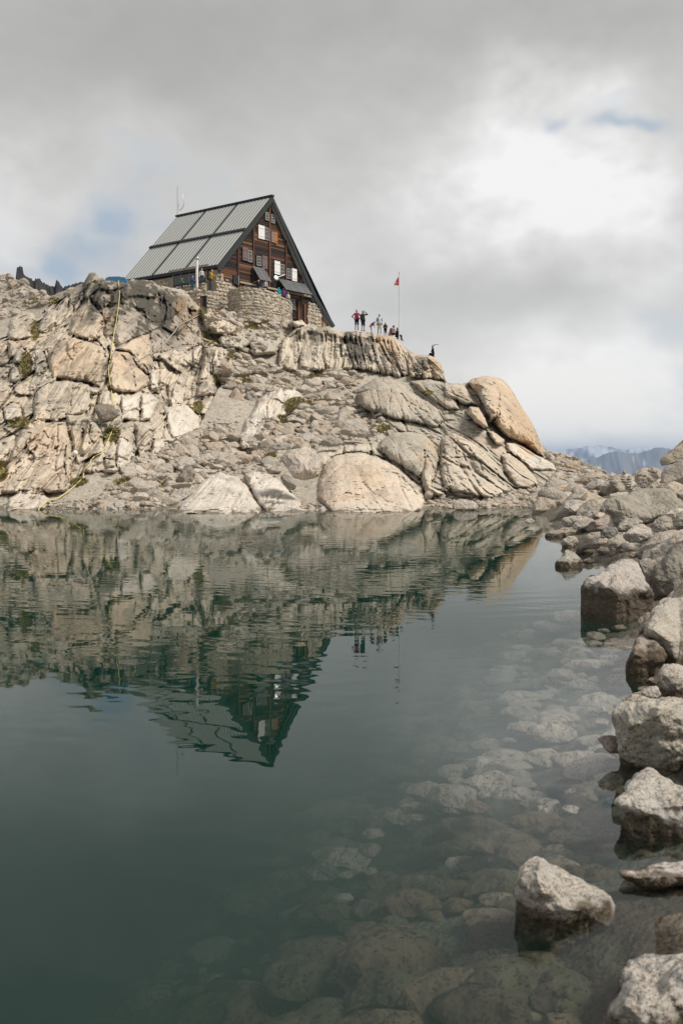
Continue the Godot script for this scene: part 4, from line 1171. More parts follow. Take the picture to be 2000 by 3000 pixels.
# how far a boulder's face lies behind its front edge: the top leans back from the ridge, the front stands nearly upright
func recede(a: Vector2, ridge: PackedVector2Array, bottom: float, m: float) -> float:
	if ridge.size() == 0:
		return 0.55 * (bottom - a.y) * m
	var y := ridge[0].y
	if a.x >= ridge[ridge.size() - 1].x: y = ridge[ridge.size() - 1].y
	elif a.x > ridge[0].x:
		for i in ridge.size() - 1:
			if a.x <= ridge[i + 1].x:
				y = lerpf(ridge[i].y, ridge[i + 1].y, (a.x - ridge[i].x) / maxf(0.01, ridge[i + 1].x - ridge[i].x))
				break
	return (1.7 * (y - a.y) if a.y < y else 0.12 * (a.y - y)) * m

func build_hill_boulders() -> void:
	var g := "boulders of the scree slope"
	var list := [
		["slab", [470, 300, 510, 250, 600, 230, 640, 228, 690, 260, 745, 300, 740, 350, 700, 400, 670, 435, 610, 445, 540, 410, 500, 360], 38.5, "pale boulder with rusty rim wedged against the large granite dome at the water", [0.56, 0.49, 0.41], [490, 330, 560, 330, 640, 380, 740, 330]],
		["slab", [460, 410, 510, 395, 550, 430, 575, 480, 550, 505, 500, 490], 37.0, "grey rounded boulder tucked under the pale wedged boulder", [0.34, 0.31, 0.26], []],
		["slab", [830, 130, 870, 95, 970, 78, 1010, 100, 1032, 160, 1000, 178, 900, 170, 840, 150], 50.0, "broad pale block on the slope above the large dome", [0.45, 0.41, 0.35], [830, 125, 920, 135, 1030, 130]],
		["slab", [710, 200, 780, 165, 850, 180, 860, 215, 780, 232, 720, 225], 49.0, "low grey slab lying on the slope beside the broad pale block", [0.37, 0.34, 0.28], []],
		["slab", [400, 220, 480, 200, 560, 215, 540, 245, 440, 255, 400, 245], 47.5, "flat grey slab on the gravel above the wedged boulder", [0.42, 0.39, 0.33], []],
		["foot", [615, 90, 680, 65, 740, 80, 785, 130, 760, 180, 680, 205, 640, 180], 47.0, "dark grey boulder perched on the cliff beside the yellow hose", [0.27, 0.235, 0.185], [620, 110, 690, 130, 780, 140]],
		["foot", [710, 210, 760, 180, 800, 175, 780, 205, 730, 222], 46.6, "small pale flake under the perched dark boulder", [0.48, 0.44, 0.37], []],
		["foot", [840, 620, 860, 575, 920, 565, 970, 600, 980, 640, 900, 655, 850, 650], 40.8, "pale wedge shaped block lying on the gravel by the water", [0.46, 0.42, 0.36], [845, 600, 900, 610, 970, 625]],
		["foot", [1100, 690, 1150, 640, 1230, 615, 1262, 650, 1230, 690, 1150, 745, 1110, 730], 39.6, "large pale angular block in the rubble next to the smooth shore slab", [0.50, 0.46, 0.40], [1105, 690, 1180, 680, 1255, 650]],
		["foot", [800, 690, 820, 670, 900, 665, 920, 680, 880, 705, 820, 712], 39.5, "flat grey slab lying by the water's edge in the rubble", [0.44, 0.40, 0.34], []],
		["foot", [500, 720, 520, 705, 545, 725, 535, 752, 505, 752], 38.3, "small rusty orange stone standing at the waterline", [0.47, 0.33, 0.22], []],
		["foot", [955, 530, 985, 515, 1040, 530, 1050, 565, 1000, 578, 960, 560], 42.3, "rounded pale block on the mossy gravel below the cliff", [0.47, 0.43, 0.37], []],
		["foot", [1105, 460, 1140, 432, 1200, 450, 1205, 480, 1150, 490, 1110, 480], 44.6, "rounded pale rock on the talus under the smooth cliff face", [0.48, 0.44, 0.38], []],
		["foot", [1160, 580, 1200, 490, 1240, 462, 1278, 500, 1285, 560, 1220, 612, 1180, 605], 43.0, "dark upright boulder leaning in the rubble beside the talus", [0.31, 0.275, 0.22], [1165, 560, 1220, 560, 1280, 530]],
		["mid", [130, 590, 180, 500, 210, 500, 240, 560, 275, 630, 250, 665, 160, 640], 61.0, "tall tan boulder standing on the slope at the foot of the columns", [0.45, 0.36, 0.27], []],
		["mid", [245, 530, 300, 510, 330, 560, 320, 600, 270, 602], 61.5, "grey block leaning on the tall tan boulder", [0.35, 0.32, 0.265], []],
		["mid", [190, 490, 240, 475, 300, 480, 300, 500, 240, 530, 210, 510], 63.0, "flat dark slab bridging the two boulders at the foot of the columns", [0.30, 0.275, 0.225], []],
		["mid", [830, 470, 850, 430, 890, 430, 920, 470, 880, 480], 65.5, "tan pointed boulder on the scree under the cliff band", [0.46, 0.375, 0.29], []],
		["mid", [905, 530, 930, 510, 1000, 500, 1030, 510, 980, 530, 930, 540], 60.5, "flat dark slab at the head of the grey dome", [0.33, 0.30, 0.25], []],
		["mid", [1465, 650, 1490, 640, 1515, 648, 1505, 665, 1475, 670], 50.5, "small balanced stone on the ribbed granite above the shore", [0.36, 0.33, 0.28], []],
		["knoll", [240, 945, 250, 915, 300, 905, 370, 915, 400, 945, 390, 970, 260, 972], 36.3, "smooth pale rounded rock lying at the waterline before the pebbly shore", [0.52, 0.46, 0.39], []],
		["knoll", [880, 700, 920, 685, 980, 710, 978, 738, 930, 735, 890, 720], 52.0, "rusty orange boulder on the shore rubble under the saddle", [0.46, 0.36, 0.25], []],
		["knoll", [815, 945, 830, 920, 870, 915, 895, 935, 885, 955, 830, 958], 36.0, "squat pale boulder at the edge of the pebbly shore", [0.44, 0.41, 0.35], []],
		["knoll", [690, 855, 740, 832, 800, 838, 830, 870, 780, 890, 720, 880], 43.0, "low pale rock slab among the shore rubble below the dome", [0.47, 0.43, 0.37], []],
		["knoll", [770, 640, 790, 630, 812, 650, 800, 668, 775, 664], 56.0, "grey boulder at the foot of the great orange dome on the skyline", [0.36, 0.335, 0.28], []],
		["knoll", [920, 668, 945, 652, 980, 675, 990, 700, 950, 690], 57.0, "dark pointed boulder on the saddle skyline", [0.30, 0.28, 0.235], []],
		["knoll", [975, 700, 1010, 690, 1040, 720, 1030, 750, 990, 740], 55.0, "dark leaning boulder on the saddle below the pointed one", [0.28, 0.26, 0.215], []],
		["knoll", [1035, 735, 1070, 735, 1120, 762, 1125, 785, 1070, 780, 1040, 760], 54.0, "tan rock heap at the lowest point of the saddle", [0.42, 0.36, 0.28], []],
		["knoll", [654, 1030, 670, 1018, 700, 1018, 718, 1032, 700, 1046, 665, 1046], 27.2, "small round pale stone sticking out of the lake off the far shore", [0.42, 0.40, 0.35], []],
		["knoll", [803, 1030, 820, 1027, 855, 1030, 850, 1037, 812, 1037], 29.5, "thin dark flat stone breaking the surface near the far shore", [0.11, 0.10, 0.075], []],
	]
	for b in list:
		var p := to_photo(b[0], b[1])
		boulder("boulder", p, b[2], {"label": b[3], "tint": b[4], "ridge": to_photo(b[0], b[5]), "group": g, "n": 40, "rings": 9, "cuts": 4, "stain_shade": 0.06, "mat": M.stone})

func build_bank_boulders() -> void:
	var g := "boulders along the bank"
	var list := [
		["saddle", [1325, 410, 1340, 330, 1400, 260, 1480, 200, 1560, 130, 1660, 100, 1800, 150, 1800, 420, 1450, 390, 1350, 415], 31.0, "great rounded tan boulder crowning the rocks above the bank", [0.42, 0.35, 0.265], [], 0],
		["saddle", [1320, 500, 1360, 420, 1500, 370, 1640, 335, 1800, 340, 1800, 670, 1500, 684, 1440, 640, 1330, 600], 28.0, "great grey block below the crowning tan boulder", [0.40, 0.36, 0.295], [1330, 590, 1420, 570, 1560, 480, 1700, 450], 0],
		["saddle", [1040, 560, 1060, 500, 1110, 450, 1190, 475, 1290, 510, 1312, 552, 1190, 622, 1090, 602], 31.0, "rounded pale boulder behind the stone cairns", [0.44, 0.38, 0.30], [], 0],
		["saddle", [780, 555, 790, 512, 870, 502, 902, 530, 892, 560, 800, 562], 34.5, "flat topped grey boulder beside the taller cairn", [0.39, 0.36, 0.30], [], 0],
		["saddle", [785, 590, 800, 556, 860, 550, 900, 568, 880, 600, 820, 602], 33.0, "pale oval stone lying under the flat topped boulder", [0.46, 0.42, 0.36], [], 0],
		["saddle", [1185, 465, 1210, 432, 1260, 420, 1312, 450, 1300, 490, 1240, 495], 33.0, "tan boulder against the great grey block", [0.44, 0.37, 0.29], [], 0],
		["saddle", [1110, 620, 1125, 595, 1165, 588, 1192, 620, 1160, 650, 1120, 645], 27.5, "slate grey round stone by the shorter cairn", [0.27, 0.265, 0.25], [], 0],
		["saddle", [1180, 640, 1230, 590, 1300, 560, 1335, 600, 1330, 650, 1250, 665], 27.0, "light slab leaning on the great grey block", [0.45, 0.40, 0.33], [], 0],
		["saddle", [1335, 640, 1360, 622, 1430, 608, 1475, 660, 1500, 720, 1440, 710], 24.5, "small pale rock behind the big wedge boulder", [0.44, 0.41, 0.35], [], 0],
		["saddle", [1470, 690, 1560, 665, 1700, 650, 1700, 790, 1550, 790, 1500, 740], 24.0, "pale rock wedged between the big wedge boulder and the grey block", [0.43, 0.40, 0.34], [], 0],
		["saddle", [735, 800, 760, 755, 870, 720, 1000, 668, 1090, 640, 1310, 633, 1430, 650, 1560, 760, 1620, 850, 1560, 890, 1460, 950, 1380, 965, 1200, 1045, 1040, 1000, 870, 1045, 820, 1012, 778, 900], 21.0, "big wedge shaped granite boulder with a dark undercut face on the bank", [0.37, 0.345, 0.28], [735, 785, 870, 800, 1070, 930, 1220, 960, 1420, 900, 1560, 830], 1],
		["saddle", [690, 870, 730, 820, 745, 880, 700, 890], 21.8, "small dark stone in the crack beside the big wedge boulder", [0.2, 0.185, 0.155], [], 0],
		["saddle", [870, 1045, 900, 1000, 960, 960, 1080, 942, 1142, 980, 1164, 1014, 1080, 1054, 1000, 1094, 880, 1105], 17.5, "low sloping grey boulder under the big wedge boulder", [0.41, 0.38, 0.32], [870, 1040, 980, 1040, 1150, 1010], 0],
		["saddle", [1222, 1050, 1250, 1000, 1300, 950, 1390, 918, 1450, 960, 1474, 1040, 1430, 1095, 1330, 1110, 1240, 1095], 17.5, "rounded grey boulder below the big wedge boulder", [0.39, 0.36, 0.30], [], 0],
		["saddle", [1460, 970, 1500, 910, 1600, 865, 1720, 880, 1720, 1090, 1500, 1090, 1474, 1042], 18.0, "large mossy grey boulder at the end of the bank rocks", [0.36, 0.34, 0.28], [], 0],
		["saddle", [548, 1085, 560, 1030, 610, 980, 680, 968, 720, 930, 790, 908, 804, 980, 792, 1062, 720, 1094, 600, 1108], 19.2, "two toned boulder, russet brown on its water side", [0.36, 0.30, 0.25], [550, 1010, 640, 990, 720, 1050, 800, 1040], 0],
		["saddle", [286, 995, 310, 950, 400, 930, 500, 928, 524, 962, 470, 1002, 380, 1012, 330, 1022], 24.5, "pale flat stone at the start of the bank", [0.47, 0.44, 0.38], [], 0],
		["saddle", [450, 922, 458, 870, 510, 838, 554, 880, 532, 922, 500, 934], 26.0, "blocky grey stone on the bank's first step", [0.38, 0.355, 0.30], [], 0],
		["saddle", [536, 935, 570, 880, 680, 868, 694, 902, 600, 954], 25.0, "flat grey stone beside the blocky one", [0.42, 0.39, 0.33], [], 0],
		["saddle", [400, 1050, 430, 1000, 520, 990, 560, 1040, 500, 1075, 430, 1075], 22.0, "low pale boulder before the two toned one", [0.45, 0.42, 0.36], [], 0],
		["bank", [268, 208, 340, 180, 440, 150, 560, 133, 640, 148, 664, 186, 620, 208, 560, 214, 440, 220, 330, 220], 23.6, "long low tan rock reaching out into the lake", [0.42, 0.36, 0.295], [], 0],
		["bank", [433, 290, 470, 240, 520, 213, 580, 224, 614, 272, 580, 304, 500, 314], 20.8, "low rounded tan rock just out of the water beside the long one", [0.45, 0.40, 0.335], [], 0],
		["bank", [660, 262, 680, 210, 740, 178, 800, 173, 818, 232, 740, 270], 20.0, "flat pale stone with a square end", [0.45, 0.41, 0.35], [], 0],
		["bank", [812, 215, 830, 150, 900, 128, 960, 143, 975, 202, 900, 240, 812, 245], 19.0, "blue grey weathered stone between pale ones", [0.245, 0.24, 0.225], [], 0],
		["bank", [565, 335, 590, 290, 600, 268, 650, 253, 860, 233, 874, 282, 830, 312, 760, 334, 640, 330], 19.4, "layered flat rock with a dark split, low over the water", [0.40, 0.35, 0.285], [570, 300, 700, 300, 870, 275], 0],
		["bank", [856, 275, 920, 218, 1000, 198, 1062, 258, 1104, 312, 1062, 392, 960, 410, 880, 352], 18.0, "tilted rock with ledges beside the layered one", [0.42, 0.37, 0.305], [860, 300, 960, 310, 1090, 330], 0],
		["bank", [756, 345, 830, 312, 884, 332, 924, 394, 850, 405, 780, 385], 18.6, "small dark brown rock at the water under the tilted one", [0.27, 0.225, 0.175], [], 0],
		["bank", [638, 370, 680, 343, 760, 343, 774, 372, 700, 390], 19.0, "thin pale slab touching the water under the layered rock", [0.44, 0.38, 0.30], [], 0],
		["bank", [998, 225, 1070, 160, 1100, 120, 1200, 103, 1244, 140, 1294, 180, 1274, 244, 1200, 284, 1080, 290, 1030, 254], 17.0, "chalky white topped boulder among the bank rocks", [0.49, 0.45, 0.39], [1000, 215, 1090, 200, 1180, 215, 1290, 190], 0],
		["bank", [1136, 410, 1160, 340, 1260, 240, 1330, 188, 1470, 168, 1486, 232, 1340, 314, 1250, 384, 1222, 436, 1160, 436], 15.4, "long grey slab slanting down to the water with reddish foot", [0.42, 0.38, 0.325], [1140, 370, 1230, 330, 1340, 270, 1480, 215], 0],
		["bank", [1246, 400, 1300, 320, 1420, 238, 1568, 168, 1740, 150, 1740, 320, 1480, 340, 1400, 410, 1340, 456, 1260, 446], 14.5, "long pale slab lying against the slanting grey one", [0.46, 0.42, 0.355], [1250, 390, 1340, 370, 1480, 290, 1700, 240], 0],
		["bank", [1060, 410, 1090, 370, 1140, 365, 1150, 420, 1090, 430], 15.5, "small reddish stone in the gap at the foot of the slabs", [0.33, 0.26, 0.205], [], 0],
		["bank", [388, 475, 430, 420, 480, 350, 520, 343, 600, 400, 664, 470, 652, 500, 560, 508, 420, 500], 17.0, "pyramid shaped grey rock standing alone in the shallows", [0.41, 0.385, 0.32], [390, 470, 480, 440, 560, 460, 660, 475], 1],
		["bank", [638, 450, 700, 418, 752, 452, 742, 478, 660, 484], 17.3, "low dark tail of rock beside the lone pyramid", [0.34, 0.31, 0.255], [], 0],
		["bank", [1266, 650, 1290, 540, 1350, 440, 1440, 340, 1500, 290, 1640, 220, 1760, 240, 1760, 850, 1400, 830, 1340, 820, 1288, 730], 12.4, "large dark grey rounded boulder with streaked face", [0.265, 0.25, 0.21], [], 1],
		["bank", [1152, 475, 1180, 428, 1240, 418, 1334, 455, 1292, 560, 1274, 660, 1218, 610, 1188, 530], 12.9, "small pale boulder jammed behind the white topped block in the water", [0.42, 0.38, 0.32], [], 0],
		["bank", [622, 850, 630, 750, 650, 660, 700, 610, 840, 540, 940, 460, 1040, 418, 1100, 428, 1170, 480, 1224, 620, 1284, 720, 1324, 800, 1304, 870, 1172, 950, 1020, 970, 900, 955, 720, 900], 11.8, "big block standing in the water, white top over a brown wet face with painted shade", [0.47, 0.44, 0.40], [622, 690, 700, 660, 780, 680, 860, 740, 960, 760, 1090, 800, 1250, 760, 1320, 790], 1, 0.62],  # raised wet band also paints the front face's shade into the colour
		["bank", [1148, 1010, 1170, 960, 1240, 912, 1284, 930, 1244, 1000, 1214, 1115, 1160, 1085], 9.9, "brownish small rock under the edge of the overhanging pale slab", [0.30, 0.255, 0.2], [], 0],
		["bank", [1212, 1110, 1230, 1010, 1290, 900, 1380, 790, 1470, 783, 1640, 775, 1780, 790, 1780, 1260, 1640, 1300, 1510, 1340, 1430, 1284, 1330, 1204, 1250, 1154], 8.9, "large pale slab overhanging the water with a long crack", [0.44, 0.415, 0.35], [1212, 1060, 1300, 1100, 1430, 1190, 1530, 1270, 1640, 1210], 1],
		["bank", [1018, 1425, 1060, 1350, 1110, 1230, 1130, 1150, 1200, 1118, 1234, 1138, 1334, 1200, 1404, 1260, 1424, 1380, 1344, 1404, 1324, 1486, 1280, 1520, 1200, 1500, 1100, 1490], 8.5, "russet brown boulder dipping into the water under the pale slab", [0.33, 0.285, 0.24], [1020, 1390, 1120, 1330, 1240, 1400, 1340, 1350, 1420, 1320], 1, 0.4],
		["bank", [1328, 1545, 1340, 1440, 1380, 1400, 1440, 1383, 1568, 1412, 1740, 1440, 1740, 1710, 1568, 1720, 1470, 1700, 1380, 1650, 1330, 1600], 7.5, "grey speckled boulder between the russet one and the huge block", [0.40, 0.375, 0.325], [1330, 1500, 1440, 1520, 1568, 1560, 1700, 1560], 1],
		["bank", [1212, 1560, 1260, 1520, 1334, 1503, 1340, 1580, 1240, 1600], 7.9, "small pinkish stone above the huge block", [0.45, 0.38, 0.335], [], 0],
		["bank", [1096, 1670, 1180, 1640, 1260, 1590, 1334, 1600, 1374, 1700, 1250, 1720, 1120, 1720], 7.2, "pale speckled stone resting on the back of the huge block", [0.43, 0.41, 0.365], [], 0],
		["edge", [1033, 240, 1060, 190, 1110, 120, 1200, 82, 1300, 108, 1440, 113, 1568, 118, 1800, 110, 1800, 840, 1568, 775, 1400, 694, 1240, 660, 1160, 646, 1040, 566, 1033, 530, 1070, 450, 1064, 340], 5.9, "huge square granite block with a pale top jutting over the lake", [0.435, 0.41, 0.345], [1030, 240, 1120, 250, 1200, 280, 1300, 190, 1420, 190, 1568, 270, 1800, 280], 2],
		["edge", [902, 432, 960, 403, 1040, 400, 1150, 430, 1150, 540, 1034, 550, 960, 504], 5.9, "small reddish pointed stone under the huge block", [0.36, 0.285, 0.25], [], 0],
		["edge", [1028, 905, 1080, 850, 1120, 780, 1180, 710, 1270, 648, 1350, 658, 1440, 740, 1568, 800, 1800, 860, 1800, 1100, 1568, 1100, 1350, 1120, 1200, 1130, 1110, 1080, 1060, 970], 4.9, "speckled rounded boulder below the huge block, partly in the water", [0.42, 0.40, 0.355], [1030, 930, 1150, 960, 1350, 1010, 1568, 980, 1800, 960], 2, 0.12],
		["near", [1048, 262, 1180, 250, 1300, 215, 1400, 204, 1568, 184, 1800, 180, 1800, 380, 1568, 376, 1450, 396, 1250, 408, 1160, 364], 4.25, "white topped flat rock awash at the water's edge", [0.49, 0.45, 0.42], [1050, 300, 1200, 320, 1400, 320, 1800, 330], 1],
		["near", [258, 475, 290, 330, 330, 220, 400, 158, 470, 163, 560, 200, 700, 270, 830, 350, 950, 410, 1062, 470, 1088, 532, 1042, 574, 900, 600, 720, 620, 600, 650, 490, 660, 350, 600], 3.98, "sharp edged speckled boulder standing half out of the shallow water", [0.41, 0.385, 0.335], [258, 300, 470, 300, 600, 410, 730, 510, 900, 545, 1090, 550], 2],
		["near", [1256, 865, 1300, 790, 1390, 738, 1568, 748, 1800, 755, 1800, 910, 1450, 890, 1300, 910], 3.8, "low pinkish rock behind the pale boulder at our feet", [0.42, 0.36, 0.31], [], 1],
		["near", [930, 1500, 950, 1437, 990, 1290, 1060, 1200, 1080, 1080, 1130, 970, 1250, 920, 1400, 888, 1568, 878, 1850, 870, 1850, 1750, 930, 1750], 3.25, "pale speckled granite boulder at the edge of the lake with a deep crack", [0.43, 0.41, 0.37], [930, 1400, 1100, 1290, 1380, 1350, 1560, 1210, 1800, 1150], 2],
	]
	for b in list:
		var p := to_photo(b[0], b[1])
		var q: int = b[6]
		boulder("boulder", p, b[2], {"label": b[3], "tint": b[4], "ridge": to_photo(b[0], b[5]), "group": g, "n": [56, 90, 150][q], "rings": [13, 20, 34][q], "cuts": 3 if b[5].size() else 8, "stain_shade": b[7] if b.size() > 7 else 0.06 if b[2] < 7.0 else 0.2 if b[2] < 20 else 0.1, "root": 0.15 if b[2] < 4.5 else 0.45 if at(0, hi_of(p), b[2]).y < 0.25 else 0.0})
	# more of the same pile behind and between them, on the bank's own slope
	var made := 0
	var tries := 0
	while made < 210 and tries < 4000:
		tries += 1
		var d := rng.randf_range(3.5, 44.0)
		var s := rng.randf_range(0.15, 7.0)
		var x := shore_x(d) + s
		var h := ground_height(x, d)
		var r := rng.randf_range(0.10, 0.30) + 0.012 * d * rng.randf()
		if s - r * 1.3 < -0.1 and d < 20.0: continue
		if absf(x) / d > 0.42: continue
		var form := rng.randi() % 9
		var tone := rng.randi() % 6
		var o := put("bank_rock", stone_kinds[form], stone_mats[tone])
		o.transform = Transform3D(Basis.from_euler(Vector3(rng.randf_range(-0.3, 0.3), rng.randf() * TAU, rng.randf_range(-0.3, 0.3))).scaled(Vector3(r, r, r)), Vector3(x, h + r * 0.15, -d))
		tag(o, "%s %s %s among the bank boulders" % ["large" if r > 0.35 else "small", TONE_WORDS[tone], FORM_WORDS[form]], "rock", "stones between the bank boulders")
		made += 1

func build_bed_boulders() -> void:
	var g := "sunken boulders"
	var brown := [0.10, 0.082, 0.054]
	# crop, outline, how deep its middle lies, label
	var list := [
		["near", [268, 960, 290, 800, 350, 738, 470, 738, 560, 800, 680, 900, 752, 990, 742, 1120, 640, 1240, 520, 1400, 400, 1440, 280, 1410, 250, 1150], 0.34, "large brown boulder lying under water before the sharp edged one"],
		["near", [876, 950, 900, 780, 980, 728, 1150, 698, 1244, 730, 1294, 810, 1234, 890, 1124, 960, 1084, 1080, 1054, 1210, 960, 1210, 848, 1080], 0.22, "rusty brown sunken boulder beside the pale boulder"],
		["near", [1105, 605, 1160, 520, 1290, 468, 1420, 478, 1504, 560, 1544, 650, 1440, 724, 1300, 694, 1180, 644], 0.12, "dark brown sunken boulder under the flat white topped rock"],
		["bed", [1098, 550, 1110, 400, 1250, 378, 1450, 378, 1554, 440, 1564, 520, 1480, 592, 1400, 618, 1250, 584], 0.3, "broad olive brown slab lying flat under water"],
		["edge", [288, 1060, 400, 1018, 600, 998, 694, 1060, 600, 1124, 440, 1194, 330, 1244, 298, 1150], 0.16, "pale sunken boulder beside the broad olive slab"],
		["bed", [1178, 780, 1300, 748, 1450, 780, 1544, 880, 1504, 964, 1380, 974, 1280, 904], 0.45, "brown sunken boulder in the shadow left of the sharp edged one"],
		["bed", [1248, 1200, 1270, 1118, 1330, 1098, 1404, 1160, 1414, 1250, 1360, 1324, 1280, 1294], 0.3, "small egg shaped stone on the lake bed"],
		["bed", [380, 1470, 700, 1330, 950, 1198, 1150, 1118, 1254, 1150, 1184, 1214, 1000, 1294, 800, 1404, 560, 1470], 0.5, "long narrow brown slab stretching into deep water"],
		["bed", [1288, 290, 1350, 273, 1444, 320, 1404, 364, 1300, 364], 0.12, "small pale stone under water behind the broad olive slab"],
		["bed", [300, 920, 420, 828, 564, 798, 544, 904, 420, 1004, 268, 984], 0.75, "yellowish sunken boulder far out on the lake bed"],
		["bed", [60, 1040, 130, 1030, 150, 1090, 60, 1100], 0.95, "faint greenish stone in the deeper water"],
		["edge", [400, 1150, 560, 1120, 700, 1180, 760, 1280, 640, 1330, 470, 1300], 0.28, "grey sunken block below the pale sunken boulder"],
		["near", [700, 790, 760, 770, 830, 800, 820, 960, 760, 1000, 700, 900], 0.42, "dark stone wedged on the lake bed between two sunken boulders"],
		["near", [760, 1220, 850, 1200, 930, 1300, 900, 1420, 800, 1400], 0.3, "small dark brown stone on the bed at the foot of the pale boulder"],
		["near", [640, 180, 720, 170, 780, 220, 760, 260, 680, 240], 0.2, "brown cobble under water behind the sharp edged boulder"],
		["near", [770, 230, 840, 210, 870, 270, 820, 300, 760, 280], 0.2, "grey cobble under water behind the sharp edged boulder"],
		["bed", [980, 1450, 1050, 1430, 1120, 1480, 1100, 1568, 1000, 1568], 0.45, "olive cobble on the bed at the lower edge of the lake"],
		["bed", [1080, 1330, 1150, 1310, 1230, 1360, 1220, 1420, 1120, 1430], 0.42, "brown cobble below the egg shaped stone"],
	]
	for b in list:
		var p := to_photo(b[0], b[1])
		var y := 0.0
		for q in p: y += q.y / p.size()
		var d: float = (EYE + b[2]) * LENS / (y - HORIZON)
		var k := rng.randf_range(0.9, 1.25)
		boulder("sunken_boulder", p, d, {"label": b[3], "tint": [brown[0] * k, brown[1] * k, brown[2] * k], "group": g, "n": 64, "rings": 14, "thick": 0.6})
	var rest := []
	for k in 1900:
		var d := 2.6 + 11.0 * pow(rng.randf(), 1.6)
		var s := pow(rng.randf(), 1.3) * 3.6
		var x := shore_x(d) - s
		var h := ground_height(x, d)
		var r := rng.randf_range(0.04, 0.11) * (1.0 + 1.4 * pow(rng.randf(), 4.0))
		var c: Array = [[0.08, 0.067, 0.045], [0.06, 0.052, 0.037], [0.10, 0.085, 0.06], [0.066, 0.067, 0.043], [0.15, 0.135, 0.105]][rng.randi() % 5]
		if h + r > -0.06: continue
		if d > 6.0 + rng.randf_range(-0.8, 0.8): c = [[0.34, 0.31, 0.27], [0.40, 0.37, 0.325], [0.29, 0.265, 0.225], [0.36, 0.315, 0.275], [0.43, 0.40, 0.355]][rng.randi() % 5]
		rest.append([Transform3D(Basis.from_euler(Vector3(rng.randf_range(-0.4, 0.4), rng.randf() * TAU, 0)).scaled(Vector3(r * 1.15, r * 0.65, r)), Vector3(x, h + r * 0.2, -d)), c])
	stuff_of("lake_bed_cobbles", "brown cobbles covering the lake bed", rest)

# ---------------------------------------------------------------- the hut
const HUT_A := Vector3(-10.7, 13.0, -85.0)
const HUT_TURN := 0.918
const GX := 0.608
const GD := 0.794
var hut: Node3D

# where the line of sight through a point of the "hut" enlargement meets the gable plane moved out by z: (along the gable, height over the hut's base)
func on_gable(cx: float, cy: float, z := 0.0) -> Vector2:
	var px: float = 340.0 + cx * 0.4209
	var py: float = 560.0 + cy * 0.4209
	var a := (px - 1000.0) / LENS
	var d0 := 85.0 - GX * z
	var s := (a * d0 + 10.7 - GD * z) / (GX - GD * a)
	return Vector2(s, EYE + (HORIZON - py) / LENS * (d0 + GD * s) - HUT_A.y)

# the same on the plane of the eaves wall, moved by x: (depth into the house, height)
func on_side(cx: float, cy: float, x := 0.0) -> Vector2:
	var px: float = 340.0 + cx * 0.4209
	var py: float = 560.0 + cy * 0.4209
	var a := (px - 1000.0) / LENS
	var d0 := 85.0 + GD * x
	var t := (a * d0 + 10.7 - GX * x) / (-GD - GX * a)
	return Vector2(t, EYE + (HORIZON - py) / LENS * (d0 + GX * t) - HUT_A.y)

func part(called: String, m: Mesh, material: Material, parent: Node, where := Vector3.ZERO) -> MeshInstance3D:
	return put(called, m, material, parent, where)

# rubble masonry: stones of uneven courses over a wall face. u and n are the face's own axes, ok() says where stone is laid
func masonry(parent: Node, origin: Vector3, u: Vector3, n: Vector3, width: float, height: float, ok: Callable, course := 0.27, length := 0.42) -> void:
	var y := 0.0
	while y < height:
		var h := course * rng.randf_range(0.75, 1.3)
		var x := -rng.randf() * 0.2
		while x < width:
			var w := length * rng.randf_range(0.6, 1.5)
			if x + w > -0.05 and ok.call(x + w * 0.5, y + h * 0.5):
				var o := put("stone", stone_kinds[rng.randi() % 9], M.stones[rng.randi() % 5], parent)
				var b := Basis(u, Vector3.UP, n) * Basis.from_euler(Vector3(0, rng.randf_range(-0.15, 0.15), rng.randf_range(-0.12, 0.12)))
				o.transform = Transform3D(b.scaled_local(Vector3(w * 0.47, h * 0.86, 0.11 * rng.randf_range(0.8, 1.3))), origin + u * (x + w * 0.5) + Vector3.UP * (y + h * 0.5))
			x += w
		y += h

func window_at(r: Array, parent: Node, z := 0.06) -> void:
	var a := on_gable(r[0], r[1])
	var b := on_gable(r[2], r[3])
	var w := b.x - a.x
	var h := a.y - b.y
	var mid := Vector3((a.x + b.x) * 0.5, (a.y + b.y) * 0.5, z)
	var o := part("window", box(Vector3(w + 0.10, h + 0.10, 0.06)), M.planks[3], parent, mid)
	part("pane", box(Vector3(w, h, 0.02)), M.glass, o, Vector3(0, 0, 0.045))
	for s in [-1, 1]:
		part("frame", box(Vector3(0.06, h, 0.05)), M.frame, o, Vector3(s * (w * 0.5 - 0.03), 0, 0.06))
		part("frame", box(Vector3(w - 0.13, 0.06, 0.048)), M.frame, o, Vector3(0, s * (h * 0.5 - 0.03), 0.06))
	part("muntin", box(Vector3(0.045, h - 0.13, 0.046)), M.frame, o, Vector3(0, 0, 0.06))
	for k in [-0.17, 0.17]:
		part("muntin", box(Vector3(w - 0.13, 0.04, 0.044)), M.frame, o, Vector3(0, k * h, 0.06))

func shutter_at(r: Array, material: Material, label: String) -> void:
	var a := on_gable(r[0], r[1])
	var b := on_gable(r[2], r[3])
	var w := b.x - a.x
	var h := a.y - b.y
	var o := part("shutter", box(Vector3(w, h, 0.05)), material, hut, Vector3((a.x + b.x) * 0.5, (a.y + b.y) * 0.5, 0.13))
	if label: o.set_meta("label", label)
	for k in [-0.3, 0.3]:
		part("batten", box(Vector3(w * 0.86, 0.08, 0.025)), material, o, Vector3(0, k * h, 0.037))

func roof_y(x: float) -> float:   # underside of the roof over the gable, above the hut's base
	if x < 6.75: return lerpf(5.55, 12.7, x / 6.75)
	if x < 13.0: return lerpf(12.7, 4.43, (x - 6.75) / 6.25)
	return lerpf(4.43, 2.05, (x - 13.0) / 2.8)

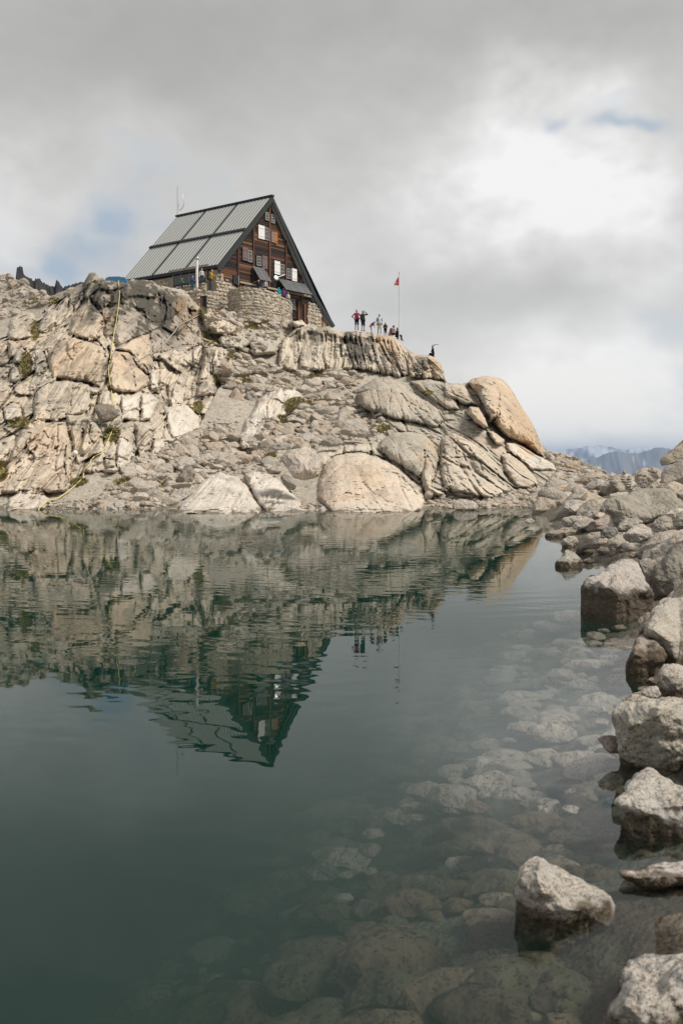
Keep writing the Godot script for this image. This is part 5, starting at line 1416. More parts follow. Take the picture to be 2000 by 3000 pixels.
func build_hut() -> void:
	hut = base("mountain_hut", HUT_A - Vector3(0, 0.2, 0), HUT_TURN)
	tag(hut, "steep roofed timber and stone mountain hut standing on the granite knoll", "hut")
	# roof over the eaves wall: six sheets with standing seams on a dark deck
	var slope := Vector2(6.75, 7.15)
	var len := slope.length()
	var u := slope / len
	var basis := Basis(Vector3(u.x, u.y, 0), Vector3(-u.y, u.x, 0), Vector3(0, 0, 1))
	var deck := part("roof_deck", box(Vector3(len + 0.1, 0.14, 12.5)), M.metal_dark, hut)
	deck.transform = Transform3D(basis, Vector3(slope.x * 0.5, 5.55 + slope.y * 0.5, -5.75) + basis.y * 0.07)
	for tier in 2:
		for third in 3:
			var l := len * 0.5 - 0.16
			var w := 12.36 / 3.0 - 0.26
			var o := part("roof_panel", box(Vector3(l, 0.05, w)), M.metal_roof, hut)
			var along := len * (0.25 + 0.5 * tier)
			o.transform = Transform3D(basis, Vector3(u.x * along, 5.55 + u.y * along, 0.37 - (third + 0.5) * 12.36 / 3.0) + basis.y * 0.168)
			for k in 9:
				part("seam", box(Vector3(l - 0.01, 0.07, 0.05)), M.seam, o, Vector3(0, 0.058, (k - 4) * w / 9.0))
	for k in [1, 2]:
		for tier in 2:
			var strip := part("roof_joint", box(Vector3(len * 0.5 - 0.2, 0.1, 0.2)), M.metal_dark, hut)
			strip.transform = Transform3D(basis, Vector3(u.x * len * (0.25 + 0.5 * tier), 5.55 + u.y * len * (0.25 + 0.5 * tier), 0.37 - k * 12.36 / 3.0) + basis.y * 0.19)
	var bar := part("snow_guard", box(Vector3(0.28, 0.2, 12.3)), M.metal_dark, hut)
	bar.transform = Transform3D(basis, Vector3(u.x * len * 0.5, 5.55 + u.y * len * 0.5, -5.75) + basis.y * 0.24)
	part("ridge_cap", box(Vector3(0.34, 0.16, 12.6)), M.trim, hut, Vector3(6.75, 12.98, -5.75))
	part("eaves_gutter", box(Vector3(0.14, 0.12, 12.5)), M.trim, hut, Vector3(-0.12, 5.5, -5.75))
	# the far slope
	var far := slab_body([Vector2(6.75, 12.7), Vector2(13.0, 4.43), Vector2(15.8, 2.05), Vector2(15.98, 2.22), Vector2(13.2, 4.62), Vector2(6.9, 12.98)], -11.98, 0.36)
	part("roof_back", far, M.metal_roof, hut)
	# verge boards along the gable
	part("verge_board", slab_body([Vector2(-0.2, 5.22), Vector2(0.1, 5.18), Vector2(6.75, 12.42), Vector2(6.75, 13.02), Vector2(-0.32, 5.55)], 0.37, 0.47), M.trim, hut)
	part("verge_board", slab_body([Vector2(6.76, 13.02), Vector2(6.76, 12.42), Vector2(12.85, 4.35), Vector2(15.65, 1.98), Vector2(16.0, 2.22), Vector2(13.22, 4.66)], 0.37, 0.47), M.trim, hut)
	part("back_wall", slab_body([Vector2(0.3, 0.0), Vector2(14.5, 0.0), Vector2(14.5, 3.0), Vector2(6.75, 12.6), Vector2(0.3, 5.6)], -11.8, -11.5), M.planks[3], hut)
	var gable := part("gable_wall", slab_body([Vector2(0.35, 4.6), Vector2(2.6, 4.2), Vector2(2.6, 1.6), Vector2(14.4, 1.2), Vector2(14.4, 3.0), Vector2(12.9, 4.3), Vector2(6.75, 12.55), Vector2(0.4, 5.7)], -0.4, -0.06), M.planks[3], hut)
	# weatherboards, row by row
	var y := 2.3
	var row := 0
	var posts := [2.66, 4.62, 6.78, 9.05, 11.25]
	while y < 12.35:
		var h := rng.randf_range(0.15, 0.22)
		var left := maxf(0.25 + (y + h - 5.55) * 0.944, 0.3)
		if y < 4.3: left = 2.62
		var right := 6.75 + (12.5 - y - h) * 6.25 / 8.27
		var cuts := [left]
		for q in posts:
			if q > left + 0.3 and q < right - 0.3: cuts.append(q)
		cuts.append(minf(right, 14.2))
		for k in cuts.size() - 1:
			var w: float = cuts[k + 1] - cuts[k]
			if w < 0.12: continue
			var mid: float = (cuts[k] + cuts[k + 1]) * 0.5
			var tone := rng.randf()
			var dark := 0.12 + 0.45 * noise_b.get_noise_2d(mid * 0.4, y * 0.6)
			var pick := 0
			if tone < 0.16 + dark: pick = 3
			elif tone < 0.36 + dark: pick = 2
			elif tone < 0.52 + dark: pick = 5
			elif tone < 0.70 + dark: pick = 1
			elif tone < 0.90: pick = 0
			else: pick = 4
			part("plank", box(Vector3(w - 0.015, h - 0.03, 0.07 + 0.03 * rng.randf())), M.planks[pick], gable, Vector3(mid, y + h * 0.5, -0.02))
		y += h
		row += 1
	for q in posts:
		var top := minf(roof_y(q) - 0.25, 12.2)
		var low := 2.2 if q > 2.0 else 4.0
		part("post", box(Vector3(0.17, top - low, 0.16)), M.planks[1 if q != 6.78 else 0], hut, Vector3(q, (top + low) * 0.5, 0.06))
	# windows and shutters
	for r in [[1032, 130, 1057, 192], [1073, 145, 1099, 212], [1029, 236, 1054, 330], [1076, 266, 1090, 342], [915, 393, 940, 482], [972, 435, 1004, 508], [1138, 492, 1165, 572], [1181, 522, 1210, 598], [896, 625, 932, 680], [1213, 735, 1240, 812]]:
		window_at(r, hut)
	shutter_at([983, 218, 1026, 324], M.white, "white open window shutter under the ridge")
	shutter_at([1091, 268, 1116, 352], M.orange, "orange wooden shutter")
	shutter_at([873, 373, 912, 474], M.mauve, "mauve brown shutter")
	shutter_at([1010, 432, 1046, 530], M.mauve, "mauve brown shutter")
	shutter_at([1095, 468, 1134, 570], M.white, "white open shutter of the upper floor")
	shutter_at([1217, 522, 1251, 616], M.white, "white open shutter of the upper floor")
	shutter_at([1056, 250, 1068, 338], M.mauve, "")
	shutter_at([942, 405, 958, 490], M.planks[1], "")
	# ground floor: beams, door boards, balcony edge
	for r in [[852, 640, 866, 676], [880, 630, 890, 676], [940, 650, 958, 690], [1258, 748, 1272, 860], [1300, 770, 1312, 870]]:
		var a := on_gable(r[0], r[1])
		var b := on_gable(r[2], r[3])
		part("post", box(Vector3(maxf(0.14, b.x - a.x), 2.4, 0.14)), M.planks[0], hut, Vector3((a.x + b.x) * 0.5, a.y - 1.2, 0.12))
	var g0 := on_gable(850, 585)
	part("beam", box(Vector3(10.6, 0.16, 0.3)), M.wood_grey, hut, Vector3(2.7 + 5.3, g0.y - 0.42, 0.14))
	var ground_boards := part("ground_floor_wall", box(Vector3(10.2, 3.0, 0.12)), M.planks[3], hut, Vector3(8.2, 1.9, -0.3))
	for k in 26:
		part("plank", box(Vector3(0.3, 2.0, 0.05)), M.planks[[3, 2, 5, 3, 1][rng.randi() % 5]], ground_boards, Vector3(-4.9 + k * 0.39, 0.3, 0.09))
	# tilted solar panels
	for q in [[[950, 500], [1025, 530], [1062, 620], [985, 596], 2], [[1130, 582], [1310, 645], [1340, 732], [1155, 664], 3]]:
		var tl := on_gable(q[0][0], q[0][1], 0.2)
		var tr := on_gable(q[1][0], q[1][1], 0.2)
		var bl := on_gable(q[3][0], q[3][1], 1.15)
		var x0 := tl.x
		var x1 := tr.x
		var yt := (tl.y + tr.y) * 0.5
		var yb := bl.y
		var t := part("solar_panel", box(Vector3(x1 - x0, 0.05, Vector2(yt - yb, 0.95).length())), M.panel, hut, Vector3((x0 + x1) * 0.5, (yt + yb) * 0.5, 0.675))
		t.rotation.x = atan2(yt - yb, 0.95)
		var depth := Vector2(yt - yb, 0.95).length()
		for k in 5:
			part("cell_strip", box(Vector3(x1 - x0 - 0.1, 0.02, depth / 5.0 - 0.03)), M.panel_light, t, Vector3(0, 0.03, (k - 2) * depth / 5.0))
		for k in q[4] + 1:
			part("frame", box(Vector3(0.035, 0.07, depth + 0.04)), M.steel, t, Vector3((float(k) / q[4] - 0.5) * (x1 - x0), 0.012, 0))
		for k in [0.06, 0.94]:
			var sx := lerpf(x0, x1, k)
			part("strut", tube(PackedVector3Array([Vector3(sx, yb + 0.02, 1.12), Vector3(sx, yb - 0.15, 0.1)]), 0.03), M.steel, hut)
	# arm of the dish between the panels
	var arm := PackedVector3Array()
	for q in [[1118, 596], [1128, 582], [1175, 566]]:
		var s := on_gable(q[0], q[1], 0.5)
		arm.append(Vector3(s.x, s.y, 0.5))
	part("antenna_arm", tube(arm, 0.04), M.white, hut)
	var dish := on_gable(1112, 588, 0.5)
	var dm := SphereMesh.new()
	dm.radius = 0.26
	dm.height = 0.14
	var disho := part("dish", dm, M.steel, hut, Vector3(dish.x, dish.y, 0.55))
	disho.rotation_degrees = Vector3(70, 0, 20)
	# stone corner under the gable
	var corner := part("stone_corner", slab_body([Vector2(0.12, 0.0), Vector2(2.6, 0.0), Vector2(2.6, 4.12), Vector2(0.12, 5.35)], -0.9, -0.02), M.mortar, hut)
	var cw := on_gable(810, 567)
	var cv := on_gable(842, 637)
	var corner_ok := func(x, yy): return yy + 0.3 < 5.3 - x * 0.47 and not (x + 0.12 > cw.x - 0.1 and yy + 0.3 > cv.y - 0.1 and yy + 0.3 < cw.y + 0.1)
	masonry(corner, Vector3(0.12, 0.3, 0.0), Vector3.RIGHT, Vector3(0, 0, 1), 2.45, 5.2, corner_ok, 0.3, 0.45)
	var w2 := part("window", box(Vector3(cv.x - cw.x, cw.y - cv.y, 0.1)), M.black, hut, Vector3((cw.x + cv.x) * 0.5, (cw.y + cv.y) * 0.5, 0.10))
	part("frame", box(Vector3(0.06, cw.y - cv.y, 0.05)), M.frame, w2, Vector3(0.5 * (cv.x - cw.x) + 0.04, 0, 0.05))
	# eaves wall of stone with the window band
	var side := part("side_wall", box(Vector3(0.5, 5.3, 11.2)), M.mortar, hut, Vector3(0.45, 2.7, -6.2))
	var top := on_side(640, 545, 0.2)
	var bot := on_side(400, 650, 0.2)
	var side_ok := func(x, yy): return not (x > top.x - 0.1 and x < bot.x and yy + 2.4 > bot.y - 0.1) and yy < 2.9
	masonry(side, Vector3(-0.27, -0.4, 5.6), Vector3(0, 0, -1), Vector3(-1, 0, 0), 11.2, 2.9, side_ok, 0.3, 0.45)
	var band := part("window_band", box(Vector3(0.1, 1.25, bot.x - top.x)), M.black, hut, Vector3(0.17, bot.y + 0.62, -(top.x + bot.x) * 0.5))
	for k in 5:
		part("frame", box(Vector3(0.06, 1.2, 0.08)), M.wood_grey, band, Vector3(-0.07, 0, (k / 4.0 - 0.5) * (bot.x - top.x - 0.1)))
	for k in 4:
		part("pane", box(Vector3(0.02, 0.9, (bot.x - top.x) / 4.0 - 0.16)), M.glass, band, Vector3(-0.055, -0.05, ((k + 0.5) / 4.0 - 0.5) * (bot.x - top.x - 0.1)))
	part("lintel", box(Vector3(0.25, 0.2, bot.x - top.x + 0.5)), M.wood_grey, hut, Vector3(0.05, bot.y + 1.34, -(top.x + bot.x) * 0.5))
	# platform in front of it, with the cellar door
	var plinth := part("stone_plinth", box(Vector3(2.3, 3.3, 7.0)), M.mortar, hut, Vector3(-1.07, 1.55, -3.3))
	var d0 := on_side(585, 715, -2.3)
	var d1 := on_side(627, 805, -2.3)
	var plinth_ok := func(x, yy): return not (x > d1.x + 0.15 and x < d0.x + 0.25 and yy < d0.y + 0.1)
	masonry(plinth, Vector3(-1.17, -1.6, 3.5), Vector3(0, 0, -1), Vector3(-1, 0, 0), 7.0, 3.2, plinth_ok, 0.3, 0.45)
	masonry(plinth, Vector3(-1.17, -1.6, 3.52), Vector3.RIGHT, Vector3(0, 0, 1), 2.3, 3.2, func(_x, _y): return true, 0.3, 0.45)
	var door := part("door", box(Vector3(0.12, d0.y - 0.0 + 0.2, d0.x - d1.x)), M.planks[3], hut, Vector3(-2.25, (d0.y - 0.2) * 0.5, -(d0.x + d1.x) * 0.5))
	part("door_boards", box(Vector3(0.03, d0.y - 0.1, (d0.x - d1.x) * 0.42)), M.mauve, door, Vector3(-0.075, 0, -(d0.x - d1.x) * 0.24))
	# parapet of the platform
	var para := part("parapet", box(Vector3(0.3, 0.95, 3.4)), M.mortar, hut, Vector3(-0.6, 3.65, -2.3))
	masonry(para, Vector3(-0.16, -0.45, 1.7), Vector3(0, 0, -1), Vector3(-1, 0, 0), 3.4, 0.85, func(_x, _y): return true, 0.26, 0.4)
	# stove pipe beside the parapet
	var pipe := on_side(564, 590, -1.0)
	var ptop := on_side(562, 458, -1.0)
	var po := part("stove_pipe", tube(PackedVector3Array([Vector3(-1.0, pipe.y - 0.8, -pipe.x), Vector3(-1.0, ptop.y, -pipe.x)]), 0.12, 12), M.white, hut)
	part("cap", tube(PackedVector3Array([Vector3(-1.0, ptop.y - 0.02, -pipe.x), Vector3(-1.0, ptop.y + 0.16, -pipe.x)]), 0.18, 12), M.steel, po)
	# far stone pier and boarded lean-to under the long slope of the roof
	var p0 := on_gable(1322, 762)
	var p1 := on_gable(1400, 890)
	var pier := part("stone_pier", box(Vector3(p1.x - p0.x, 3.2, 0.8)), M.mortar, hut, Vector3((p0.x + p1.x) * 0.5, p0.y - 1.75, -0.1))
	masonry(pier, Vector3(-(p1.x - p0.x) * 0.5, -1.6, 0.41), Vector3.RIGHT, Vector3(0, 0, 1), p1.x - p0.x, 3.1, func(_x, _y): return true, 0.3, 0.4)
	var q0 := on_gable(1400, 800)
	for k in 8:
		var x := q0.x + 0.1 + k * 0.27
		var t := roof_y(x) - 0.25
		if t < 0.6: continue
		part("lean_to_board", box(Vector3(0.24, t + 0.9, 0.06)), [M.wood_grey, M.wood_tan, M.planks[4]][k % 3], hut, Vector3(x, (t - 0.9) * 0.5, 0.1))
	# mast on the ridge
	var mast := Vector3(6.75, 13.0, -11.9)
	part("mast", tube(PackedVector3Array([mast, mast + Vector3(0, 2.9, 0)]), 0.035), M.steel, hut)
	part("mast", tube(curve(PackedVector3Array([mast + Vector3(0, 1.2, 0.2), mast + Vector3(0, 0.5, 0.3), mast + Vector3(0, 1.0, 0.9), mast + Vector3(0, 2.0, 0.7)]), 4), 0.03), M.steel, hut)

func build_terrace() -> void:
	var path := [Vector2(668, 85.0), Vector2(690, 83.2), Vector2(720, 82.8), Vector2(760, 83.2), Vector2(800, 84.4), Vector2(832, 86.2), Vector2(851, 88.6), Vector2(853, 90.5)]
	var tops := [16.25, 16.22, 16.2, 16.2, 16.1, 15.9, 15.88, 15.88]
	var root := base("terrace_wall", at(760, 1350, 83.2) - Vector3(0, EYE - 13.0, 0))
	tag(root, "curved dry stone retaining wall of the terrace before the hut", "wall")
	var pts := PackedVector3Array()
	for k in path.size():
		var p := at(path[k].x, HORIZON, path[k].y)
		pts.append(Vector3(p.x, tops[k], p.z) - root.position)
	pts = curve(pts, 4)
	var v := PackedVector3Array()
	var t := PackedInt32Array()
	for k in pts.size():
		var dir := (pts[mini(k + 1, pts.size() - 1)] - pts[maxi(k - 1, 0)])
		dir.y = 0
		var inward := dir.normalized().cross(Vector3.UP) * -0.6
		v.append_array([Vector3(pts[k].x, -0.6, pts[k].z), pts[k], pts[k] + inward, Vector3(pts[k].x, -0.6, pts[k].z) + inward])
	for k in pts.size() - 1:
		for e in 4:
			var a := k * 4 + e
			var b := k * 4 + (e + 1) % 4
			t.append_array([a, b, a + 4, b, b + 4, a + 4])
	var n := pts.size() - 1
	t.append_array([0, 2, 1, 0, 3, 2, n * 4, n * 4 + 1, n * 4 + 2, n * 4, n * 4 + 2, n * 4 + 3])
	part("core", solid(v, t), M.mortar, root)
	# stones laid along the curve
	var run := [0.0]
	for k in pts.size() - 1:
		run.append(run[k] + Vector2(pts[k + 1].x - pts[k].x, pts[k + 1].z - pts[k].z).length())
	var y := 0.35
	while y < 3.25:
		var h := rng.randf_range(0.15, 0.36)
		var s := -0.2 * rng.randf()
		while s < run[run.size() - 1] - 0.3:
			var w := rng.randf_range(0.2, 0.75)
			var k := 0
			while k < run.size() - 2 and run[k + 1] < s + w * 0.5: k += 1
			var f: float = (s + w * 0.5 - run[k]) / maxf(0.01, run[k + 1] - run[k])
			var p := pts[k].lerp(pts[k + 1], f)
			if y + h * 0.5 < p.y + 0.05:
				var u := pts[k + 1] - pts[k]
				u.y = 0
				u = u.normalized()
				var o := put("stone", stone_kinds[rng.randi() % 9], M.stones[rng.randi() % 5], root)
				var b := Basis(u, Vector3.UP, u.cross(Vector3.UP)) * Basis.from_euler(Vector3(0, rng.randf_range(-0.15, 0.15), rng.randf_range(-0.2, 0.2)))
				o.transform = Transform3D(b.scaled_local(Vector3(w * 0.47, h * rng.randf_range(0.75, 1.1), rng.randf_range(0.08, 0.15))), Vector3(p.x, y + h * 0.5 + rng.randf_range(-0.05, 0.05), p.z))
			s += w
		y += h
	# terrace floor behind the wall
	var fl := []
	for k in range(0, pts.size(), 4):
		fl.append(pts[k])
	var hp: Transform3D = hut.transform
	var vv := PackedVector3Array()
	for q in fl:
		vv.append(Vector3(q.x, 2.05, q.z))
		var back: Vector3 = hp * Vector3(2.0 + 9.0 * float(vv.size()) / (2.0 * fl.size()), 0, -0.2) - root.position
		vv.append(Vector3(back.x, 2.05, back.z))
	var tt := PackedInt32Array()
	for k in fl.size() - 1:
		tt.append_array([2 * k, 2 * k + 1, 2 * k + 2, 2 * k + 1, 2 * k + 3, 2 * k + 2])
	part("paving", solid(vv, tt, PackedColorArray(), false), M.mortar, root)

# ---------------------------------------------------------------- bodies as one smooth skin round tapered bones
func skin(bones: Array, cell: float, blend := 0.03) -> ArrayMesh:   # bone: from, to, radius, radius, colour
	var lo := Vector3.ONE * 1e9
	var hi := -lo
	for b in bones:
		var r := Vector3.ONE * (maxf(b[2], b[3]) + 3.0 * cell)
		lo = lo.min(b[0] - r).min(b[1] - r)
		hi = hi.max(b[0] + r).max(b[1] + r)
	var n := Vector3i(((hi - lo) / cell).ceil()) + Vector3i.ONE
	var f := PackedFloat32Array()
	f.resize(n.x * n.y * n.z)
	f.fill(9.0)
	var near := PackedFloat32Array()
	near.resize(f.size())
	near.fill(9.0)
	var who := PackedInt32Array()
	who.resize(f.size())
	for bi in bones.size():
		var b: Array = bones[bi]
		var a: Vector3 = b[0]
		var ab: Vector3 = b[1] - a
		var l2 := maxf(ab.length_squared(), 1e-9)
		var r := Vector3.ONE * (maxf(b[2], b[3]) + 3.0 * cell)
		var i0 := Vector3i((((b[0] as Vector3).min(b[1]) - r - lo) / cell).floor()).clamp(Vector3i.ZERO, n - Vector3i.ONE)
		var i1 := Vector3i((((b[0] as Vector3).max(b[1]) + r - lo) / cell).ceil()).clamp(Vector3i.ZERO, n - Vector3i.ONE)
		for x in range(i0.x, i1.x + 1):
			for y in range(i0.y, i1.y + 1):
				for z in range(i0.z, i1.z + 1):
					var p := lo + Vector3(x, y, z) * cell
					var t := clampf((p - a).dot(ab) / l2, 0.0, 1.0)
					var d: float = p.distance_to(a + ab * t) - lerpf(b[2], b[3], t)
					var at_ := (x * n.y + y) * n.z + z
					var h := clampf(0.5 + 0.5 * (f[at_] - d) / blend, 0.0, 1.0)
					f[at_] = lerpf(f[at_], d, h) - blend * h * (1.0 - h)
					if d < near[at_]:
						near[at_] = d
						who[at_] = bi
	var ids := {}
	var v := PackedVector3Array()
	var c := PackedColorArray()
	var t := PackedInt32Array()
	var corner := [Vector3i(0, 0, 0), Vector3i(1, 0, 0), Vector3i(0, 1, 0), Vector3i(1, 1, 0), Vector3i(0, 0, 1), Vector3i(1, 0, 1), Vector3i(0, 1, 1), Vector3i(1, 1, 1)]
	var edges := [[0, 1], [2, 3], [4, 5], [6, 7], [0, 2], [1, 3], [4, 6], [5, 7], [0, 4], [1, 5], [2, 6], [3, 7]]
	for x in n.x - 1:
		for y in n.y - 1:
			for z in n.z - 1:
				var at_ := (x * n.y + y) * n.z + z
				var some := false
				var all := true
				var val := PackedFloat32Array()
				if f[at_] > 4.0 * cell or f[at_] < -4.0 * cell: continue
				for k in 8:
					var q: Vector3i = corner[k]
					var w := f[((x + q.x) * n.y + y + q.y) * n.z + z + q.z]
					val.append(w)
					if w < 0.0: some = true
					else: all = false
				if not some or all: continue
				var sum := Vector3.ZERO
				var m := 0
				for e in edges:
					if (val[e[0]] < 0.0) != (val[e[1]] < 0.0):
						var s: float = val[e[0]] / (val[e[0]] - val[e[1]])
						sum += Vector3(corner[e[0]]).lerp(Vector3(corner[e[1]]), s)
						m += 1
				ids[at_] = v.size()
				v.append(lo + (Vector3(x, y, z) + sum / m) * cell)
				c.append(bones[who[at_]][4])
	for at_ in ids:
		var z: int = at_ % n.z
		var y: int = (at_ / n.z) % n.y
		var x: int = at_ / (n.z * n.y)
		var inside := f[at_] < 0.0
		for axis in 3:
			var step: int = [n.y * n.z, n.z, 1][axis]
			if (f[at_ + step] < 0.0) == inside: continue
			var s1: int = [n.z, 1, n.y * n.z][axis]
			var s2: int = [1, n.y * n.z, n.z][axis]
			if not (ids.has(at_ - s1) and ids.has(at_ - s2) and ids.has(at_ - s1 - s2)): continue
			var a: int = ids[at_]
			var b: int = ids[at_ - s1]
			var d: int = ids[at_ - s2]
			var e: int = ids[at_ - s1 - s2]
			if inside: t.append_array([a, e, b, a, d, e])
			else: t.append_array([a, b, e, a, e, d])
	return solid(v, t, c)

func colour(r: float, g: float, b: float) -> Color:
	return Color(r, g, b)

func person(where: Vector3, face: float, tall: float, look: Dictionary) -> void:
	var skin_c := Color(0.42, 0.26, 0.19)
	var top: Color = look.top
	var legs: Color = look.legs
	var hair: Color = look.get("hair", Color(0.07, 0.05, 0.035))
	var shin: Color = skin_c if look.get("shorts", false) else legs
	var shoe := Color(0.05, 0.045, 0.04)
	var pose: String = look.get("pose", "stand")
	var s := tall / 1.75
	var hip := Vector3(0, 0.95, 0)
	var neck := Vector3(0, 1.47, 0)
	var fwd := 0.0
	if pose == "sit": hip = Vector3(0, 0.42, -0.1)
	if pose == "bend":
		fwd = 0.38
		hip = Vector3(0, 0.9, -0.12)
	if pose == "sit": neck = hip + Vector3(0, 0.5, 0.06)
	elif pose == "bend": neck = hip + Vector3(0, 0.40, fwd)
	elif pose == "lean": neck = hip + Vector3(0, 0.51, 0.13)
	var spine := (neck - hip)
	var chest := hip + spine * 0.72
	var side := Vector3(1, 0, 0)
	var head := neck + Vector3(0, 0.16, 0.03) if pose != "bend" else neck + Vector3(0, 0.05, 0.16)
	var b := []
	b.append([hip + side * 0.06, chest, 0.14, 0.155, top])
	b.append([hip - side * 0.06, chest, 0.14, 0.155, top])
	b.append([hip + side * 0.07, hip - side * 0.07, 0.15, 0.15, legs])
	b.append([chest - side * 0.13 + spine * 0.2, chest + side * 0.13 + spine * 0.2, 0.085, 0.085, top])
	b.append([chest + spine * 0.2, neck + Vector3(0, 0.06, 0.015), 0.06, 0.052, skin_c])
	b.append([head + Vector3(0, -0.02, 0.02), head + Vector3(0, 0.05, 0.0), 0.082, 0.095, skin_c])
	b.append([head + Vector3(0, -0.01, 0.10), head + Vector3(0, 0.02, 0.095), 0.014, 0.014, skin_c])
	b.append([head + Vector3(0, 0.07, -0.025), head + Vector3(0, 0.0, -0.05), 0.097, 0.085, hair])
	if look.get("long_hair", false):
		b.append([head + Vector3(0, 0.0, -0.06), head + Vector3(0, -0.26, -0.07), 0.085, 0.07, hair])
		for k: float in [-1.0, 1.0]:
			b.append([head + Vector3(0.07 * k, 0.02, 0.0), head + Vector3(0.08 * k, -0.2, 0.03), 0.035, 0.03, hair])
	var arms := {
		"stand": [[0.25, -0.27, 0.0], [0.27, -0.52, 0.06]], "hips": [[0.40, -0.24, -0.08], [0.19, -0.42, 0.06]], "hold": [[0.25, -0.25, 0.03], [0.06, -0.27, 0.24]],
		"lean": [[0.24, -0.2, 0.12], [0.16, -0.24, 0.42]], "sit": [[0.25, -0.24, 0.08], [0.17, -0.36, 0.28]], "bend": [[0.2, -0.22, 0.1], [0.14, -0.44, 0.14]], "brow": [[0.25, -0.27, 0.0], [0.27, -0.52, 0.06]],
	}
	for k: float in [-1.0, 1.0]:
		var sh := chest + side * 0.18 * k + spine * 0.2
		var el: Array = arms[pose][0]
		var wr: Array = arms[pose][1]
		var elbow := sh + Vector3(0.0, 0, 0) + Vector3((el[0] - 0.18) * k, el[1], el[2])
		var wrist := sh + Vector3((wr[0] - 0.18) * k, wr[1], wr[2])
		if pose == "brow" and k == 1:
			elbow = sh + Vector3(0.2, 0.02, 0.14)
			wrist = head + Vector3(0.12, 0.02, 0.13)
		b.append([sh, elbow, 0.06, 0.048, top])
		b.append([elbow, wrist, 0.046, 0.034, top if not look.get("bare_arms", false) else skin_c])
		var dir := (wrist - elbow).normalized()
		var palm := wrist + dir * 0.08
		b.append([wrist, palm, 0.034, 0.036, skin_c])
		for q in 4:
			var off := dir.cross(Vector3(0, 0, 1)).normalized() * (0.027 * (q - 1.5))
			b.append([palm + off, palm + off + dir * [0.06, 0.075, 0.07, 0.05][q] + Vector3(0, 0, 0.02), 0.011, 0.009, skin_c])
		b.append([wrist + dir * 0.03, wrist + dir * 0.08 + Vector3(-0.05 * k, 0, 0.02), 0.014, 0.011, skin_c])
		var hp := hip + side * 0.09 * k
		var stride: float = look.get("stride", 0.0) * k
		var knee := hp + Vector3(0.01 * k, -0.45, 0.04 + stride * 0.5)
		var ankle := hp + Vector3(0.02 * k, -0.87, -0.02 + stride)
		if pose == "sit":
			knee = hp + Vector3(0.04 * k, 0.03, 0.44)
			ankle = knee + Vector3(0, -0.42, 0.06)
		if pose == "bend":
			ankle = hp + Vector3(0.02 * k, -0.82, 0.1)
			knee = hp + Vector3(0.01 * k, -0.4, 0.12)
		b.append([hp, hp.lerp(knee, 0.95), 0.088, 0.066 if not look.get("shorts", false) else 0.078, legs])
		b.append([knee, ankle, 0.056, 0.042, shin])
		b.append([ankle + Vector3(0, -0.03, -0.04), ankle + Vector3(0.02 * k, -0.045, 0.14), 0.042, 0.035, shoe])
	if look.has("jacket"):
		for k: float in [-1.0, 1.0]:
			b.append([chest + side * 0.13 * k + Vector3(0, 0.1, -0.01), hip + side * 0.17 * k + Vector3(0, -0.12, 0), 0.09, 0.075, look.jacket])
			b.append([chest + side * 0.18 * k + spine * 0.2, chest + side * 0.25 * k + spine * 0.2 + Vector3(0, -0.27, 0), 0.064, 0.055, look.jacket])
	for q in b:
		q[0] *= s
		q[1] *= s
		q[2] *= s
		q[3] *= s
	var o := put("person", skin(b, 0.028 * s, 0.025), M.rock, self, where)
	o.rotation.y = face
	tag(o, look.label, "person", look.get("group", ""))
	if look.has("pack"):
		var pb := [[chest * s + Vector3(0, 0.06, -0.24) * s, chest * s + Vector3(0, -0.3, -0.22) * s, 0.14 * s, 0.16 * s, look.pack]]
		put("backpack", skin(pb, 0.035, 0.02), M.rock, o)

